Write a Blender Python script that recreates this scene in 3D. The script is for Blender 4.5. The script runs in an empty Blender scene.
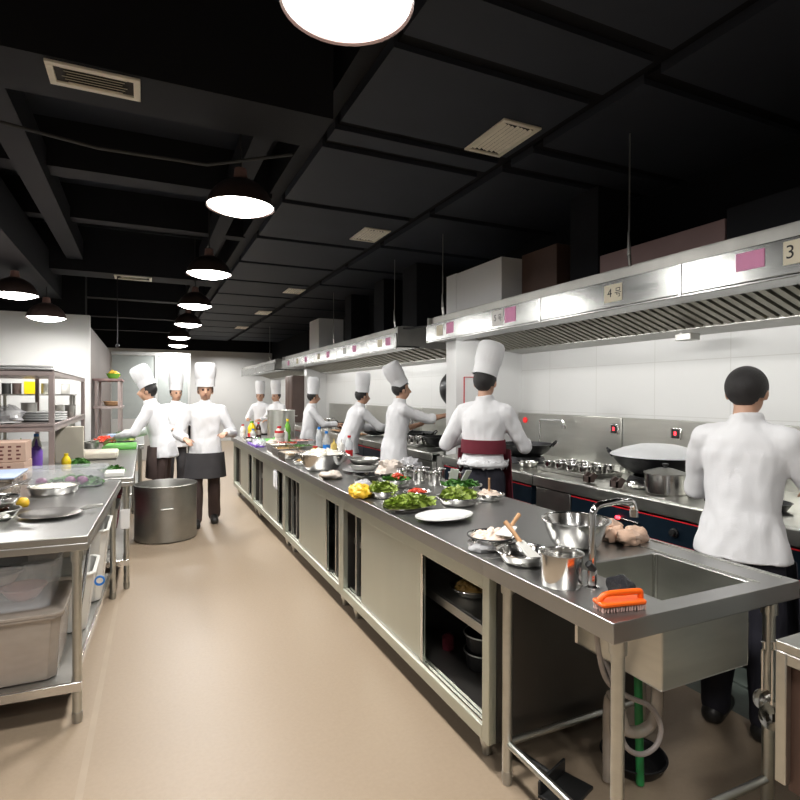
import bpy, math, random
from mathutils import Vector, Matrix, Euler, noise
R = math.radians
rnd = random.Random(7)
sc = bpy.context.scene
col = sc.collection

# ------------------------------------------------------------------ camera
EYE = 1.42
YAW, PITCH, ROLL = R(24.86), R(-.55), R(.15)
fw = Vector((math.sin(YAW), math.cos(YAW), 0)); ri = Vector((math.cos(YAW), -math.sin(YAW), 0)); up = Vector((0, 0, 1))
f2 = fw*math.cos(PITCH) + up*math.sin(PITCH); u2 = up*math.cos(PITCH) - fw*math.sin(PITCH)
r3 = ri*math.cos(ROLL) + u2*math.sin(ROLL); u3 = u2*math.cos(ROLL) - ri*math.sin(ROLL)
cd = bpy.data.cameras.new('camera'); cam = bpy.data.objects.new('camera', cd); col.objects.link(cam)
cd.sensor_width = 36; cd.lens = 551/800*36; cd.clip_start = .05; cd.clip_end = 100
m = Matrix((r3, u3, -f2)).transposed().to_4x4(); m.translation = (0, 0, EYE); cam.matrix_world = m
sc.camera = cam

# ------------------------------------------------------------------ materials
def mat(name, c, rough=.5, metal=0., var=.0, vs=8., bump=0., bs=60., emit=0., trans=0., stretch=None, rv=0., alpha=1., spec=.5, coat=0.):
    mt = bpy.data.materials.new(name); mt.use_nodes = True
    nt = mt.node_tree; b = nt.nodes['Principled BSDF']; L = nt.links.new
    b.inputs['Base Color'].default_value = (*c, 1); b.inputs['Roughness'].default_value = rough; b.inputs['Metallic'].default_value = metal
    b.inputs['Specular IOR Level'].default_value = spec
    if coat: b.inputs['Coat Weight'].default_value = coat
    if trans: b.inputs['Transmission Weight'].default_value = trans
    if alpha < 1: b.inputs['Alpha'].default_value = alpha
    if emit:
        b.inputs['Emission Color'].default_value = (*c, 1); b.inputs['Emission Strength'].default_value = emit
    tc = nt.nodes.new('ShaderNodeTexCoord'); mp = nt.nodes.new('ShaderNodeMapping'); L(tc.outputs['Object'], mp.inputs[0])
    if stretch: mp.inputs['Scale'].default_value = stretch
    if var:
        n = nt.nodes.new('ShaderNodeTexNoise'); n.inputs['Scale'].default_value = vs; n.inputs['Detail'].default_value = 4
        L(mp.outputs[0], n.inputs['Vector'])
        mx = nt.nodes.new('ShaderNodeMix'); mx.data_type = 'RGBA'
        mx.inputs[6].default_value = (*[max(0, k*(1-var)) for k in c], 1); mx.inputs[7].default_value = (*[min(1, k*(1+var)) for k in c], 1)
        L(n.outputs['Fac'], mx.inputs[0]); L(mx.outputs[2], b.inputs['Base Color'])
    if rv:
        n = nt.nodes.new('ShaderNodeTexNoise'); n.inputs['Scale'].default_value = vs*1.7; n.inputs['Detail'].default_value = 5
        L(mp.outputs[0], n.inputs['Vector'])
        mr = nt.nodes.new('ShaderNodeMapRange'); mr.inputs[3].default_value = max(.03, rough-rv); mr.inputs[4].default_value = rough+rv
        L(n.outputs['Fac'], mr.inputs[0]); L(mr.outputs[0], b.inputs['Roughness'])
    if bump:
        n = nt.nodes.new('ShaderNodeTexNoise'); n.inputs['Scale'].default_value = bs; n.inputs['Detail'].default_value = 3
        L(mp.outputs[0], n.inputs['Vector'])
        bp = nt.nodes.new('ShaderNodeBump'); bp.inputs['Strength'].default_value = bump; bp.inputs['Distance'].default_value = .01
        L(n.outputs['Fac'], bp.inputs['Height']); L(bp.outputs[0], b.inputs['Normal'])
    return mt
def film(name, c, clear=.4, rough=.25):          # thin translucent plastic: fixed share of clear view, milky rest
    mt = bpy.data.materials.new(name); mt.use_nodes = True; nt = mt.node_tree; L = nt.links.new
    b = nt.nodes['Principled BSDF']; b.inputs['Base Color'].default_value = (*c, 1); b.inputs['Roughness'].default_value = rough
    t = nt.nodes.new('ShaderNodeBsdfTransparent'); mx = nt.nodes.new('ShaderNodeMixShader'); mx.inputs[0].default_value = clear
    n = nt.nodes.new('ShaderNodeTexNoise'); n.inputs['Scale'].default_value = 6
    mr = nt.nodes.new('ShaderNodeMapRange'); mr.inputs[3].default_value = max(0, clear-.12); mr.inputs[4].default_value = min(1, clear+.12)
    L(n.outputs['Fac'], mr.inputs[0]); L(mr.outputs[0], mx.inputs[0])
    L(b.outputs[0], mx.inputs[1]); L(t.outputs[0], mx.inputs[2]); L(mx.outputs[0], nt.nodes['Material Output'].inputs[0])
    return mt
M = {}
M['steel'] = mat('brushed_steel', (.58, .58, .54), .33, 1, .10, 6, .04, 90, rv=.08, stretch=(1, 1, 6))
M['steel_top'] = mat('worktop_steel', (.47, .47, .46), .34, 1, .06, 5, .006, 40, rv=.05)
M['steel_panel'] = mat('door_panel_steel', (.59, .61, .535), .44, 1, .07, 4, .03, 120, rv=.06, stretch=(1, 1, .25))
M['steel_bright'] = mat('polished_steel', (.72, .71, .69), .17, 1, .06, 9, rv=.05)
M['rack_steel'] = mat('pinkish_grey_steel', (.46, .385, .37), .4, 1, .12, 6, .03, 60, rv=.08)
M['steel_dull'] = mat('dull_steel', (.42, .415, .39), .42, 1, .2, 7, .05, 60, rv=.1)
M['steel_hood'] = mat('hood_steel', (.33, .335, .325), .23, 1, .22, 3, .012, 50, rv=.06, stretch=(1, .3, 3))
M['steel_filter'] = mat('filter_steel', (.30, .285, .24), .5, 1, .15, 9, rv=.1)
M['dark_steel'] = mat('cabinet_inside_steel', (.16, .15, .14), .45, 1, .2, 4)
M['frosted_lid'] = mat('pale_dull_aluminium', (.74, .75, .76), .38, .35, .1, 9, .05, 40)
M['chrome'] = mat('chrome', (.82, .82, .82), .07, 1, .03, 5)
M['iron'] = mat('seasoned_iron', (.018, .018, .02), .38, .6, .4, 14, .1, 60)
M['black_plastic'] = mat('black_plastic', (.018, .018, .018), .42, 0, .3, 9)
M['rubber'] = mat('rubber_foot', (.03, .03, .03), .6, 0, .2, 20)
M['panel_blue'] = mat('navy_control_panel', (.006, .014, .024), .3, 0, .2, 5)
M['red_line'] = mat('red_stripe', (.62, .02, .03), .4, 0, .1, 5)
M['burgundy'] = mat('burgundy_cloth', (.14, .012, .025), .8, 0, .3, 9, .2, 120)
M['floor'] = mat('tan_resin_floor', (.35, .268, .188), .42, 0, .08, 60, .08, 300, rv=.08)
M['floor_line'] = mat('pale_floor_line', (.385, .302, .218), .45, 0, .1, 9)
M['gutter'] = mat('gutter_tiles', (.10, .12, .105), .45, 0, .35, 9, .1, 50)
M['ceiling'] = mat('charcoal_painted_ceiling', (.022, .0255, .034), .65, 0, .25, 2, .05, 20, spec=.3)
M['black_paint'] = mat('black_paint', (.008, .008, .009), .65, 0, .25, 3, spec=.1)
M['duct_grey'] = mat('dark_grey_duct', (.0135, .014, .0165), .65, 0, .2, 3, .05, 30, spec=.12)
M['duct_side'] = mat('pinkish_brown_board', (.26, .165, .155), .6, 0, .15, 4)  # even pinkish brown tone
def tiles(name, c, line, w, h):
    mt = mat(name, c, .3, 0); nt = mt.node_tree; L = nt.links.new
    tc = nt.nodes.new('ShaderNodeTexCoord'); sx = nt.nodes.new('ShaderNodeSeparateXYZ'); cx = nt.nodes.new('ShaderNodeCombineXYZ'); b = nt.nodes.new('ShaderNodeTexBrick')
    L(tc.outputs['Object'], sx.inputs[0]); L(sx.outputs[1], cx.inputs[0]); L(sx.outputs[2], cx.inputs[1]); L(cx.outputs[0], b.inputs['Vector'])
    b.offset = 0; b.inputs['Color1'].default_value = (*c, 1); b.inputs['Color2'].default_value = (*[k*.985 for k in c], 1); b.inputs['Mortar'].default_value = (*line, 1)
    b.inputs['Scale'].default_value = 1; b.inputs['Brick Width'].default_value = w; b.inputs['Row Height'].default_value = h; b.inputs['Mortar Size'].default_value = .0035
    L(b.outputs['Color'], nt.nodes['Principled BSDF'].inputs['Base Color']); return mt
M['tile_wall'] = tiles('white_tiled_wall', (.74, .74, .725), (.64, .635, .61), .62, .42)
M['pier_lit_white'] = mat('white_lit_pier', (.82, .82, .81), .4, 0, .03, 2)  # white raised above the other walls, standing in for hood light on it
M['white_wall'] = mat('white_wall', (.70, .70, .69), .4, 0, .04, 2, .02, 20)
M['brown_board'] = mat('brown_board', (.10, .055, .04), .6, 0, .3, 5)
M['slat_wall'] = mat('grey_brown_wall', (.15, .125, .115), .6, 0, .25, 2, stretch=(1, 8, .4))
M['vent_cream'] = mat('aged_cream_vent', (.84, .80, .68), .5, 0, .16, 12)
M['vent_dark'] = mat('sooty_vent_inside', (.02, .017, .013), .8, 0, .3, 18)
M['lamp_shade'] = mat('dark_brown_enamel', (.055, .035, .030), .35, .3, .2, 6)
M['lamp_neck'] = mat('dusty_pink_socket', (.30, .17, .145), .5, 0, .2, 12)
M['lamp_glow'] = mat('lit_bulb', (1, .98, .94), .5, emit=16)
M['shade_inside'] = mat('white_enamel', (.85, .85, .83), .3, 0, .03, 4)
M['cable'] = mat('black_cable', (.02, .02, .02), .6, 0, .2, 30)
M['white_plastic'] = mat('white_plastic', (.78, .77, .72), .35, 0, .05, 6)
M['cream_plastic'] = mat('cream_chopping_board', (.70, .64, .53), .45, 0, .08, 8)
M['green_plastic'] = mat('green_chopping_board', (.16, .55, .10), .45, 0, .1, 6)
M['green_pipe'] = mat('green_pipe', (.02, .25, .07), .4, 0, .15, 9)
M['clear'] = film('clear_plastic', (.80, .83, .86), .78)
M['milky'] = film('milky_plastic', (.52, .45, .38), .38)
M['wrap'] = film('thin_plastic_film', (.85, .85, .87), .55, .12)
M['smoky'] = film('black_bag_film', (.03, .03, .035), .25, .15)
M['blue_lid'] = mat('pale_blue_plastic', (.42, .53, .74), .35, 0, .06, 5)
M['blue'] = mat('bright_blue_plastic', (.02, .22, .72), .3, 0, .1, 8)
M['orange'] = mat('orange_plastic', (.88, .13, .008), .32, 0, .05, 8)
M['bristle'] = mat('pink_white_bristles', (.75, .50, .44), .7, 0, .2, 60, .3, 200)
M['porcelain'] = mat('white_porcelain', (.82, .82, .81), .14, 0, .02, 5, coat=.4)
M['pink_rim'] = mat('pinkish_melamine', (.60, .30, .27), .35, 0, .1, 8)
M['wood'] = mat('light_wood', (.58, .33, .17), .5, 0, .2, 9, stretch=(1, 1, 6))
M['carton'] = mat('printed_carton', (.58, .40, .31), .7, 0, .12, 14)
M['carton_ink'] = mat('dark_red_print', (.16, .05, .045), .7, 0, .3, 20)
M['meat'] = mat('raw_chicken', (.66, .45, .33), .38, 0, .25, 14, .3, 40)
M['pink_meat'] = mat('pink_meat', (.72, .40, .36), .4, 0, .3, 16, .2, 50)
M['pale_food'] = mat('pale_shredded_food', (.80, .66, .56), .5, 0, .2, 30, .3, 90)
M['rice'] = mat('white_shredded_food', (.82, .78, .68), .6, 0, .10, 50, .5, 120)
M['lettuce'] = mat('lettuce', (.27, .36, .06), .45, 0, .45, 22, .2, 60)
M['herb'] = mat('dark_green_herb', (.06, .19, .03), .5, 0, .5, 20, .2, 60)
M['purple_veg'] = mat('purple_onion', (.22, .04, .16), .35, 0, .5, 18)
M['tomato'] = mat('tomato_red', (.62, .055, .02), .3, 0, .3, 20)
M['pepper_yellow'] = mat('yellow_food', (.78, .48, .03), .4, 0, .2, 16)
M['brown_food'] = mat('golden_brown_food', (.34, .20, .05), .5, 0, .5, 24, .3, 60)
M['cloth_white'] = mat('chef_white_cotton', (.80, .80, .815), .8, 0, .04, 5, .12, 220)
M['cloth_dish'] = mat('off_white_dishcloth', (.66, .58, .51), .85, 0, .12, 14, .3, 150)
M['navy_cloth'] = mat('navy_black_cloth', (.014, .014, .024), .8, 0, .3, 8, .15, 200)
M['grey_cloth'] = mat('dark_grey_trousers', (.045, .042, .045), .85, 0, .3, 6, .15, 200)
M['brown_cloth'] = mat('dark_brown_apron', (.07, .045, .04), .85, 0, .3, 6, .15, 200)
M['skin'] = mat('skin', (.52, .30, .20), .5, 0, .12, 12)
M['eye'] = mat('dark_eye', (.03, .018, .015), .3, 0, .1, 20)
M['lip'] = mat('lip', (.42, .17, .14), .5, 0, .1, 20)
M['hair'] = mat('black_hair', (.012, .010, .010), .55, 0, .4, 40, .4, 150, stretch=(4, 1, 1))
M['shoe'] = mat('black_shoe', (.018, .017, .016), .4, 0, .2, 9)
M['paper'] = mat('cream_paper_card', (.76, .70, .55), .7, 0, .07, 14)
M['paper_white'] = mat('white_paper', (.82, .81, .79), .7, 0, .04, 9)
M['paper_pink'] = mat('pink_paper', (.80, .33, .55), .7, 0, .05, 6)
M['ink'] = mat('black_ink', (.02, .018, .018), .6, 0, .1, 20)
M['red_led'] = mat('red_led_digits', (1, .02, .03), .5, emit=6)
M['red_dim'] = mat('red_indicator_lens', (.55, .02, .02), .3, emit=.6)
M['bottle_glass'] = film('clear_bottle', (.75, .78, .80), .5, .08)
M['sauce_dark'] = mat('dark_sauce', (.05, .018, .01), .15, 0, .2, 10)
M['sauce_oil'] = mat('pale_oil', (.62, .47, .14), .2, 0, .1, 8)
M['red_plastic'] = mat('red_plastic', (.62, .02, .025), .3, 0, .08, 9)
M['yellow_plastic'] = mat('yellow_plastic', (.85, .62, .01), .3, 0, .08, 9)
M['green_bottle'] = mat('green_bottle_plastic', (.16, .42, .05), .2, 0, .12, 9)
M['purple'] = mat('purple_plastic', (.20, .09, .50), .35, 0, .2, 9)
M['glass'] = film('grey_green_glass', (.42, .46, .45), .3, .1)
M['alu'] = mat('aluminium_frame', (.62, .63, .62), .4, .8, .08, 5)
M['rusty_white'] = mat('rust_stained_white_paint', (.62, .58, .47), .5, 0, .12, 5, .1, 30)
M['rust'] = mat('rust', (.16, .07, .03), .8, 0, .4, 20)
M['fridge_brown'] = mat('brown_locker', (.12, .085, .075), .4, .3, .2, 3)
M['hose'] = mat('grey_hose', (.36, .32, .30), .4, .2, .15, 20)

# ------------------------------------------------------------------ geometry
def smooth(P, n=6):
    P = [Vector(p) for p in P]; Q = [P[0]*2-P[1]] + P + [P[-1]*2-P[-2]]; out = []
    for i in range(1, len(Q)-2):
        a, b, c, d = Q[i-1:i+3]
        for k in range(n):
            t = k/n; out.append(.5*((2*b) + (c-a)*t + (2*a-5*b+4*c-d)*t*t + (3*b-a-3*c+d)*t**3))
    return out + [P[-1]]
class G:
    def __init__(s): s.v = []; s.f = []
    def add(s, vs, fs):
        o = len(s.v); s.v += [tuple(p) for p in vs]; s.f += [tuple(i+o for i in f) for f in fs]; return s
    def box(s, a, b, rz=0., c=None):
        x0, y0, z0 = a; x1, y1, z1 = b
        vs = [Vector(p) for p in ((x0,y0,z0),(x1,y0,z0),(x1,y1,z0),(x0,y1,z0),(x0,y0,z1),(x1,y0,z1),(x1,y1,z1),(x0,y1,z1))]
        if rz:
            c = Vector(c if c else ((x0+x1)/2, (y0+y1)/2, 0)); q = Matrix.Rotation(rz, 3, 'Z'); vs = [q @ (p-c) + c for p in vs]
        return s.add(vs, [(3,2,1,0),(4,5,6,7),(0,1,5,4),(1,2,6,5),(2,3,7,6),(3,0,4,7)])
    def obox(s, c, size, rot):                   # box by centre, size and rotation matrix
        h = Vector(size)/2; vs = [rot @ Vector((sx*h.x, sy*h.y, sz*h.z)) + Vector(c) for sz in (-1,1) for sx,sy in ((-1,-1),(1,-1),(1,1),(-1,1))]
        return s.add(vs, [(3,2,1,0),(4,5,6,7),(0,1,5,4),(1,2,6,5),(2,3,7,6),(3,0,4,7)])
    def prism(s, pts, axis, a, b):               # 2D outline extruded along x, y or z
        def P(p, t): return {'x': (t, p[0], p[1]), 'y': (p[0], t, p[1]), 'z': (p[0], p[1], t)}[axis]
        n = len(pts); vs = [P(p, a) for p in pts] + [P(p, b) for p in pts]
        return s.add(vs, [tuple(range(n-1, -1, -1)), tuple(range(n, 2*n))] + [(i, (i+1) % n, n+(i+1) % n, n+i) for i in range(n)])
    def lathe(s, prof, n=32, c=(0,0,0), sx=1., sy=1., rot=None, wob=None):
        o = len(s.v); c = Vector(c); rings = []
        for r, z in prof:
            if r < 1e-6:
                p = Vector((0, 0, z)); s.v.append(tuple((rot @ p if rot else p) + c)); rings.append([len(s.v)-1])
            else:
                ids = []
                for k in range(n):
                    a = 2*math.pi*k/n; rr = r*(wob(a, z) if wob else 1)
                    p = Vector((rr*sx*math.cos(a), rr*sy*math.sin(a), z)); s.v.append(tuple((rot @ p if rot else p) + c)); ids.append(len(s.v)-1)
                rings.append(ids)
        for A, B in zip(rings, rings[1:]):
            if len(A) == 1 and len(B) == 1: continue
            for k in range(n):
                j = (k+1) % n
                if len(A) == 1: s.f.append((A[0], B[j], B[k]))
                elif len(B) == 1: s.f.append((A[k], A[j], B[0]))
                else: s.f.append((A[k], A[j], B[j], B[k]))
        return s
    def tube(s, path, r, n=10, caps=True):
        P = [Vector(p) for p in path]; rs = r if isinstance(r, (list, tuple)) else [r]*len(P)
        t0 = (P[1]-P[0]).normalized(); nrm = t0.orthogonal().normalized(); rings = []
        for i, p in enumerate(P):
            t = (P[min(i+1, len(P)-1)] - P[max(i-1, 0)]).normalized()
            nrm = (nrm - t*nrm.dot(t)).normalized(); b = t.cross(nrm)
            ids = []
            for k in range(n):
                a = 2*math.pi*k/n; s.v.append(tuple(p + (nrm*math.cos(a) + b*math.sin(a))*rs[i])); ids.append(len(s.v)-1)
            rings.append(ids)
        for A, B in zip(rings, rings[1:]):
            for k in range(n): s.f.append((A[k], A[(k+1) % n], B[(k+1) % n], B[k]))
        if caps: s.f.append(tuple(reversed(rings[0]))); s.f.append(tuple(rings[-1]))
        return s
    def ell(s, c, r, rot=None, nu=14, nv=9):
        prof = [(math.sin(math.pi*i/nv), -math.cos(math.pi*i/nv)) for i in range(nv+1)]
        prof[0] = (0, -1); prof[-1] = (0, 1)
        g = G().lathe(prof, nu); rot = rot or Matrix.Identity(3)
        return s.add([rot @ Vector((p[0]*r[0], p[1]*r[1], p[2]*r[2])) + Vector(c) for p in g.v], g.f)
    def caps(s, p0, p1, r0, r1, n=12):           # tapered capsule
        p0 = Vector(p0); p1 = Vector(p1); s.tube([p0, p1], [r0, r1], n); s.ell(p0, (r0,)*3, None, n, 8); s.ell(p1, (r1,)*3, None, n, 8); return s
    def loft(s, rings, n=24):                    # rings: (centre, rx, ry, optional 3x3)
        ids = []
        for rg in rings:
            c = Vector(rg[0]); q = rg[3] if len(rg) > 3 else Matrix.Identity(3); row = []
            for k in range(n):
                a = 2*math.pi*k/n; s.v.append(tuple(c + q @ Vector((rg[1]*math.cos(a), rg[2]*math.sin(a), 0)))); row.append(len(s.v)-1)
            ids.append(row)
        for A, B in zip(ids, ids[1:]):
            for k in range(n): s.f.append((A[k], A[(k+1) % n], B[(k+1) % n], B[k]))
        s.f.append(tuple(reversed(ids[0]))); s.f.append(tuple(ids[-1])); return s
    def mesh(s, name, mats, ang=.6):
        me = bpy.data.meshes.new(name); me.from_pydata(s.v, [], s.f)
        for mm in (mats if isinstance(mats, (list, tuple)) else [mats]): me.materials.append(M[mm] if isinstance(mm, str) else mm)
        import bmesh
        bm = bmesh.new(); bm.from_mesh(me); bmesh.ops.recalc_face_normals(bm, faces=bm.faces)
        for f in bm.faces: f.smooth = True
        for e in bm.edges:
            if len(e.link_faces) != 2 or e.calc_face_angle(0) > ang: e.smooth = False
        bm.to_mesh(me); bm.free(); return me
    def part(s, name, mt, parent, world=False, bev=0., label=None, solid=0.):
        if world:
            inv = parent_world(parent).inverted(); s.v = [tuple(inv @ Vector(p)) for p in s.v]
        o = bpy.data.objects.new(name, s.mesh(name, mt)); col.objects.link(o); o.parent = parent
        if label: o['label'] = label
        mods(o, bev, solid); return o
    def solo(s, name, mt, label, cat, group=None, kind=None, bev=0., solid=0.):
        zs = [p[2] for p in s.v]; xs = [p[0] for p in s.v]; ys = [p[1] for p in s.v]
        c = Vector(((min(xs)+max(xs))/2, (min(ys)+max(ys))/2, min(zs))); s.v = [tuple(Vector(p)-c) for p in s.v]
        o = bpy.data.objects.new(name, s.mesh(name, mt)); col.objects.link(o); o.location = c
        tag(o, label, cat, group, kind); mods(o, bev, solid); return o
def mods(o, bev, solid):
    if solid:
        q = o.modifiers.new('solidify', 'SOLIDIFY'); q.thickness = solid; q.offset = 0
    if bev:
        q = o.modifiers.new('bevel', 'BEVEL'); q.width = bev; q.segments = 2; q.limit_method = 'ANGLE'; q.angle_limit = R(40)
def parent_world(o):
    w = Matrix.LocRotScale(o.location, o.rotation_euler, o.scale)
    return parent_world(o.parent) @ w if o.parent else w
def tag(o, label=None, cat=None, group=None, kind=None):
    if label: o['label'] = label
    if cat: o['category'] = cat
    if group: o['group'] = group
    if kind: o['kind'] = kind
    return o
def thing(name, label, cat, loc=(0,0,0), rz=0., group=None):
    o = bpy.data.objects.new(name, None); col.objects.link(o); o.location = loc; o.rotation_euler = (0, 0, rz); o.empty_display_size = .05
    return tag(o, label, cat, group)
def struct(g, name, mt, bev=0.):
    o = bpy.data.objects.new(name, g.mesh(name, mt)); col.objects.link(o); o['kind'] = 'structure'; mods(o, bev, 0); return o
def dup(o, loc=None, rz=None, label=None, parent=None, scale=None):
    c = o.copy(); col.objects.link(c)
    if parent: c.parent = parent
    if loc is not None: c.location = loc
    if rz is not None: c.rotation_euler = (0, 0, rz)
    if scale is not None: c.scale = scale if isinstance(scale, (tuple, list)) else (scale,)*3
    if label: c['label'] = label
    for ch in list(o.children): dup(ch, parent=c)
    return c
def text_mesh(body, size, thick=.0006):
    cu = bpy.data.curves.new('txt', 'FONT'); cu.body = body; cu.size = size; cu.extrude = thick; cu.align_x = 'CENTER'; cu.align_y = 'CENTER'
    o = bpy.data.objects.new('txt', cu); col.objects.link(o); dg = bpy.context.evaluated_depsgraph_get()
    me = bpy.data.meshes.new_from_object(o.evaluated_get(dg)); g = G(); g.v = [tuple(v.co) for v in me.vertices]; g.f = [tuple(p.vertices) for p in me.polygons]
    bpy.data.objects.remove(o); bpy.data.curves.remove(cu); bpy.data.meshes.remove(me); return g
LAMP_W, HOOD_W, EXPO = 17, 2.1, .98
# ------------------------------------------------------------------ the room
WX = 3.65; YB = 17.5; CZ = 3.0
struct(G().box((-4.2, -5.2, -.1), (2.40, YB, 0)), 'floor', 'floor')
struct(G().box((2.40, -5.2, -.12), (2.66, YB, -.012)).box((2.66, -5.2, -.1), (3.75, YB, 0)), 'floor_gutter', 'gutter')
c = G().box((-4.2, -5.2, 3.36), (3.75, YB, 3.46))
ys = [-5, -4, -2.9, -1.8, -.6, .65, 1.83, 2.25, 3.10, 3.36]
y = 4.49
while y < YB: ys.append(y); y += 1.13
for a, b in zip(ys, ys[1:]): c.box((1.03, a+.05, CZ), (2.19, b-.05, 3.36))
ys = [-5, -4, -2.9, -1.8, -.6, .8, 1.98, 2.86, 3.2]
y = 4.3
while y < YB: ys.append(y); y += 1.13
for a, b in zip(ys, ys[1:]): c.box((2.30, a+.05, CZ), (3.65, b-.05, 3.36))
struct(c, 'ceiling', 'ceiling')
struct(G().prism([(-.245, 1.2), (-.22, 1.2), (-.16, 4.3), (-.185, 4.3)], 'z', -.001, .0006), 'trim_20', 'floor_line')  # thin strip slightly lighter than the floor colour
cr = G().box((2.19, -5, CZ+.05), (2.30, YB, 3.36))                       # dark strip between the two rows of panels
for y in [-4, -2.9, -1.8, -.6, .65, 1.83, 2.25, 3.10, 3.36]+[4.49+1.13*k for k in range(12)]: cr.box((1.05, y-.05, CZ+.03), (2.2, y+.05, 3.36))
for y in [-4, -2.9, -1.8, -.6, .8, 1.98, 2.86, 3.2]+[4.3+1.13*k for k in range(12)]: cr.box((2.3, y-.05, CZ+.03), (3.65, y+.05, 3.36))
struct(cr, 'trim_1', 'black_paint')
# dark ducts and beams over the aisle
def trim(n, a, b, m='duct_grey'): struct(G().box(a, b), 'trim_%d' % n, m)
trim(2, (-4.0, 2.66, 2.80), (.86, 3.02, 3.30))
trim(3, (-4.0, 7.12, 2.80), (.80, 7.46, 3.30))
trim(4, (-4.0, 4.55, 3.02), (.95, 4.75, 3.36))
trim(5, (-.78, -4, 2.92), (-.62, 7.1, 3.14))
trim(6, (-2.6, 4.8, 2.62), (-.95, 8.15, 3.0))
trim(7, (-4.0, 5.9, 3.05), (.95, 6.05, 3.36))
trim(8, (-4.0, 9.6, 2.9), (.9, 9.8, 3.36)); trim(9, (-4.0, 11.9, 2.9), (.9, 12.1, 3.36)); trim(10, (-4.0, 14.3, 2.9), (.9, 14.5, 3.36))
trim(11, (.93, -5, 3.06), (1.03, YB, 3.36)); trim(12, (.60, 3.1, 2.98), (.72, 12, 3.2))
# walls
struct(G().box((WX, -5.2, 0), (WX+.1, YB, 2.02)), 'wall_right', 'tile_wall')
struct(G().box((WX, -5.2, 2.02), (WX+.1, YB, 3.4)), 'wall_right_upper', 'black_paint')
struct(G().box((-4.2, YB, 0), (3.75, YB+.1, 2.72)), 'wall_back', 'white_wall')
struct(G().box((-4.2, YB, 2.72), (3.75, YB+.1, 3.46)), 'wall_back_upper', 'black_paint')
struct(G().box((-4.3, -5.2, 0), (-4.2, YB, 3.46)), 'wall_left', 'white_wall')
struct(G().box((-4.3, -5.3, 0), (3.75, -5.2, 3.46)), 'wall_front', 'white_wall')
struct(G().box((-4.2, 8.2, 0), (-.645, 8.3, 2.44)), 'wall_partition', 'white_wall')
struct(G().box((-.745, 8.3, 0), (-.645, 13, 2.30)), 'wall_partition_side', 'slat_wall')
struct(G().box((-4.2, 8.22, 2.44), (-.7, 8.5, 3.2)), 'trim_13', 'black_paint')
struct(G().box((2.84, 4.79, 0), (WX, 4.99, 2.64)), 'wall_pier', 'pier_lit_white')
struct(G().box((3.2, 11.75, 0), (WX, 11.95, 2.0)), 'wall_pier_far', 'white_wall')
w = bpy.data.objects.new('window_1', None); col.objects.link(w); w.location = (.1, 13, 0); w['kind'] = 'structure'
g = G().box((-.64, 12.97, 2.24), (.92, 13.03, 2.32)).box((.86, 12.97, 0), (.92, 13.03, 2.24)).box((.2, 12.97, 0), (.25, 13.03, 2.24)).box((-.64, 12.97, .0), (.92, 13.03, .9))
g.part('window_frame', 'alu', w, True, .004)
G().box((-.62, 12.995, .9), (.2, 13.005, 2.24)).box((.25, 12.995, .9), (.86, 13.005, 2.24)).part('glass_pane', 'glass', w, True)

# ------------------------------------------------------------------ vents
def vent(label, c, sx, sy, n, along):
    t = thing('air_vent', label, 'vent', c, 0, 'ceiling air vents')
    f = .028; X, Y = sx/2, sy/2
    G().box((-X, -Y, -.012), (X, -Y+f, 0)).box((-X, Y-f, -.012), (X, Y, 0)).box((-X, -Y+f, -.012), (-X+f, Y-f, 0)).box((X-f, -Y+f, -.012), (X, Y-f, 0)).part('frame', 'vent_cream', t, bev=.002)
    G().box((-X+f, -Y+f, -.0025), (X-f, Y-f, -.0005)).part('dark_backing', 'vent_dark', t)
    for k in range(n):
        g = G(); u = -1 + 2*(k+.5)/n
        if along == 'y': x = u*(X-f); g.obox((x, 0, -.006), (.021, 2*(Y-f)-.03-.012*(k % 3), .0018), Matrix.Rotation(.5, 3, 'Y'))
        else: yy = u*(Y-f); g.obox((0, yy, -.006), (2*(X-f)-.05-.02*(k % 3), .017, .0018), Matrix.Rotation(.5, 3, 'X'))
        g.part('slat', 'vent_cream', t)
vent('long cream vent grille on the underside of the nearest dark ceiling duct', (-.195, 2.775, 2.80), .36, .19, 6, 'x')
vent('square cream vent grille in the ceiling panel nearest the camera, beside the dark seam', (1.995, 2.83, CZ), .27, .43, 7, 'y')
vent('cream ceiling vent second along the dark seam, with one blackened slat', (2.02, 5.08, CZ), .27, .43, 7, 'y')
vent('cream ceiling vent third along the dark seam', (2.07, 8.32, CZ), .26, .40, 6, 'y')
vent('cream ceiling vent fourth along the dark seam, far down the kitchen', (2.08, 10.78, CZ), .25, .45, 6, 'y')
vent('last small cream ceiling vent along the dark seam', (2.08, 13.4, CZ), .25, .45, 6, 'y')
vent('cream vent grille on the far dark duct above the partition corner', (-.12, 7.27, 2.80), .40, .23, 5, 'x')

# ------------------------------------------------------------------ pendant lamps
LA = []
def lamp(label, x, y, z, s=1.):
    t = thing('pendant_lamp', label, 'lamp', (x, y, z), 0, 'round pendant lamps')
    prof = [(.200, 0), (.198, .006), (.188, .045), (.160, .095), (.120, .135), (.075, .160), (.045, .172)]
    G().lathe(prof + [(.043, .166), (.073, .154), (.117, .129), (.156, .090), (.184, .042), (.192, .006), (.200, 0)], 40).part('lamp_shade', 'lamp_shade', t)
    G().lathe([(.0, .235), (.034, .235), (.036, .23), (.042, .172), (.046, .168)], 24).part('socket', 'lamp_neck', t)
    G().tube([(0, 0, .235), (.004, 0, .26), (.0, 0, .30), (0, 0, CZ+.3-z)], .006, 8).part('cord', 'cable', t)
    G().lathe([(0, -.036), (.06, -.033), (.12, -.022), (.165, -.005), (.188, .012), (.19, .020), (0, .020)], 40).part('diffuser', 'lamp_glow', t)
    LA.append((x, y, z))
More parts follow.
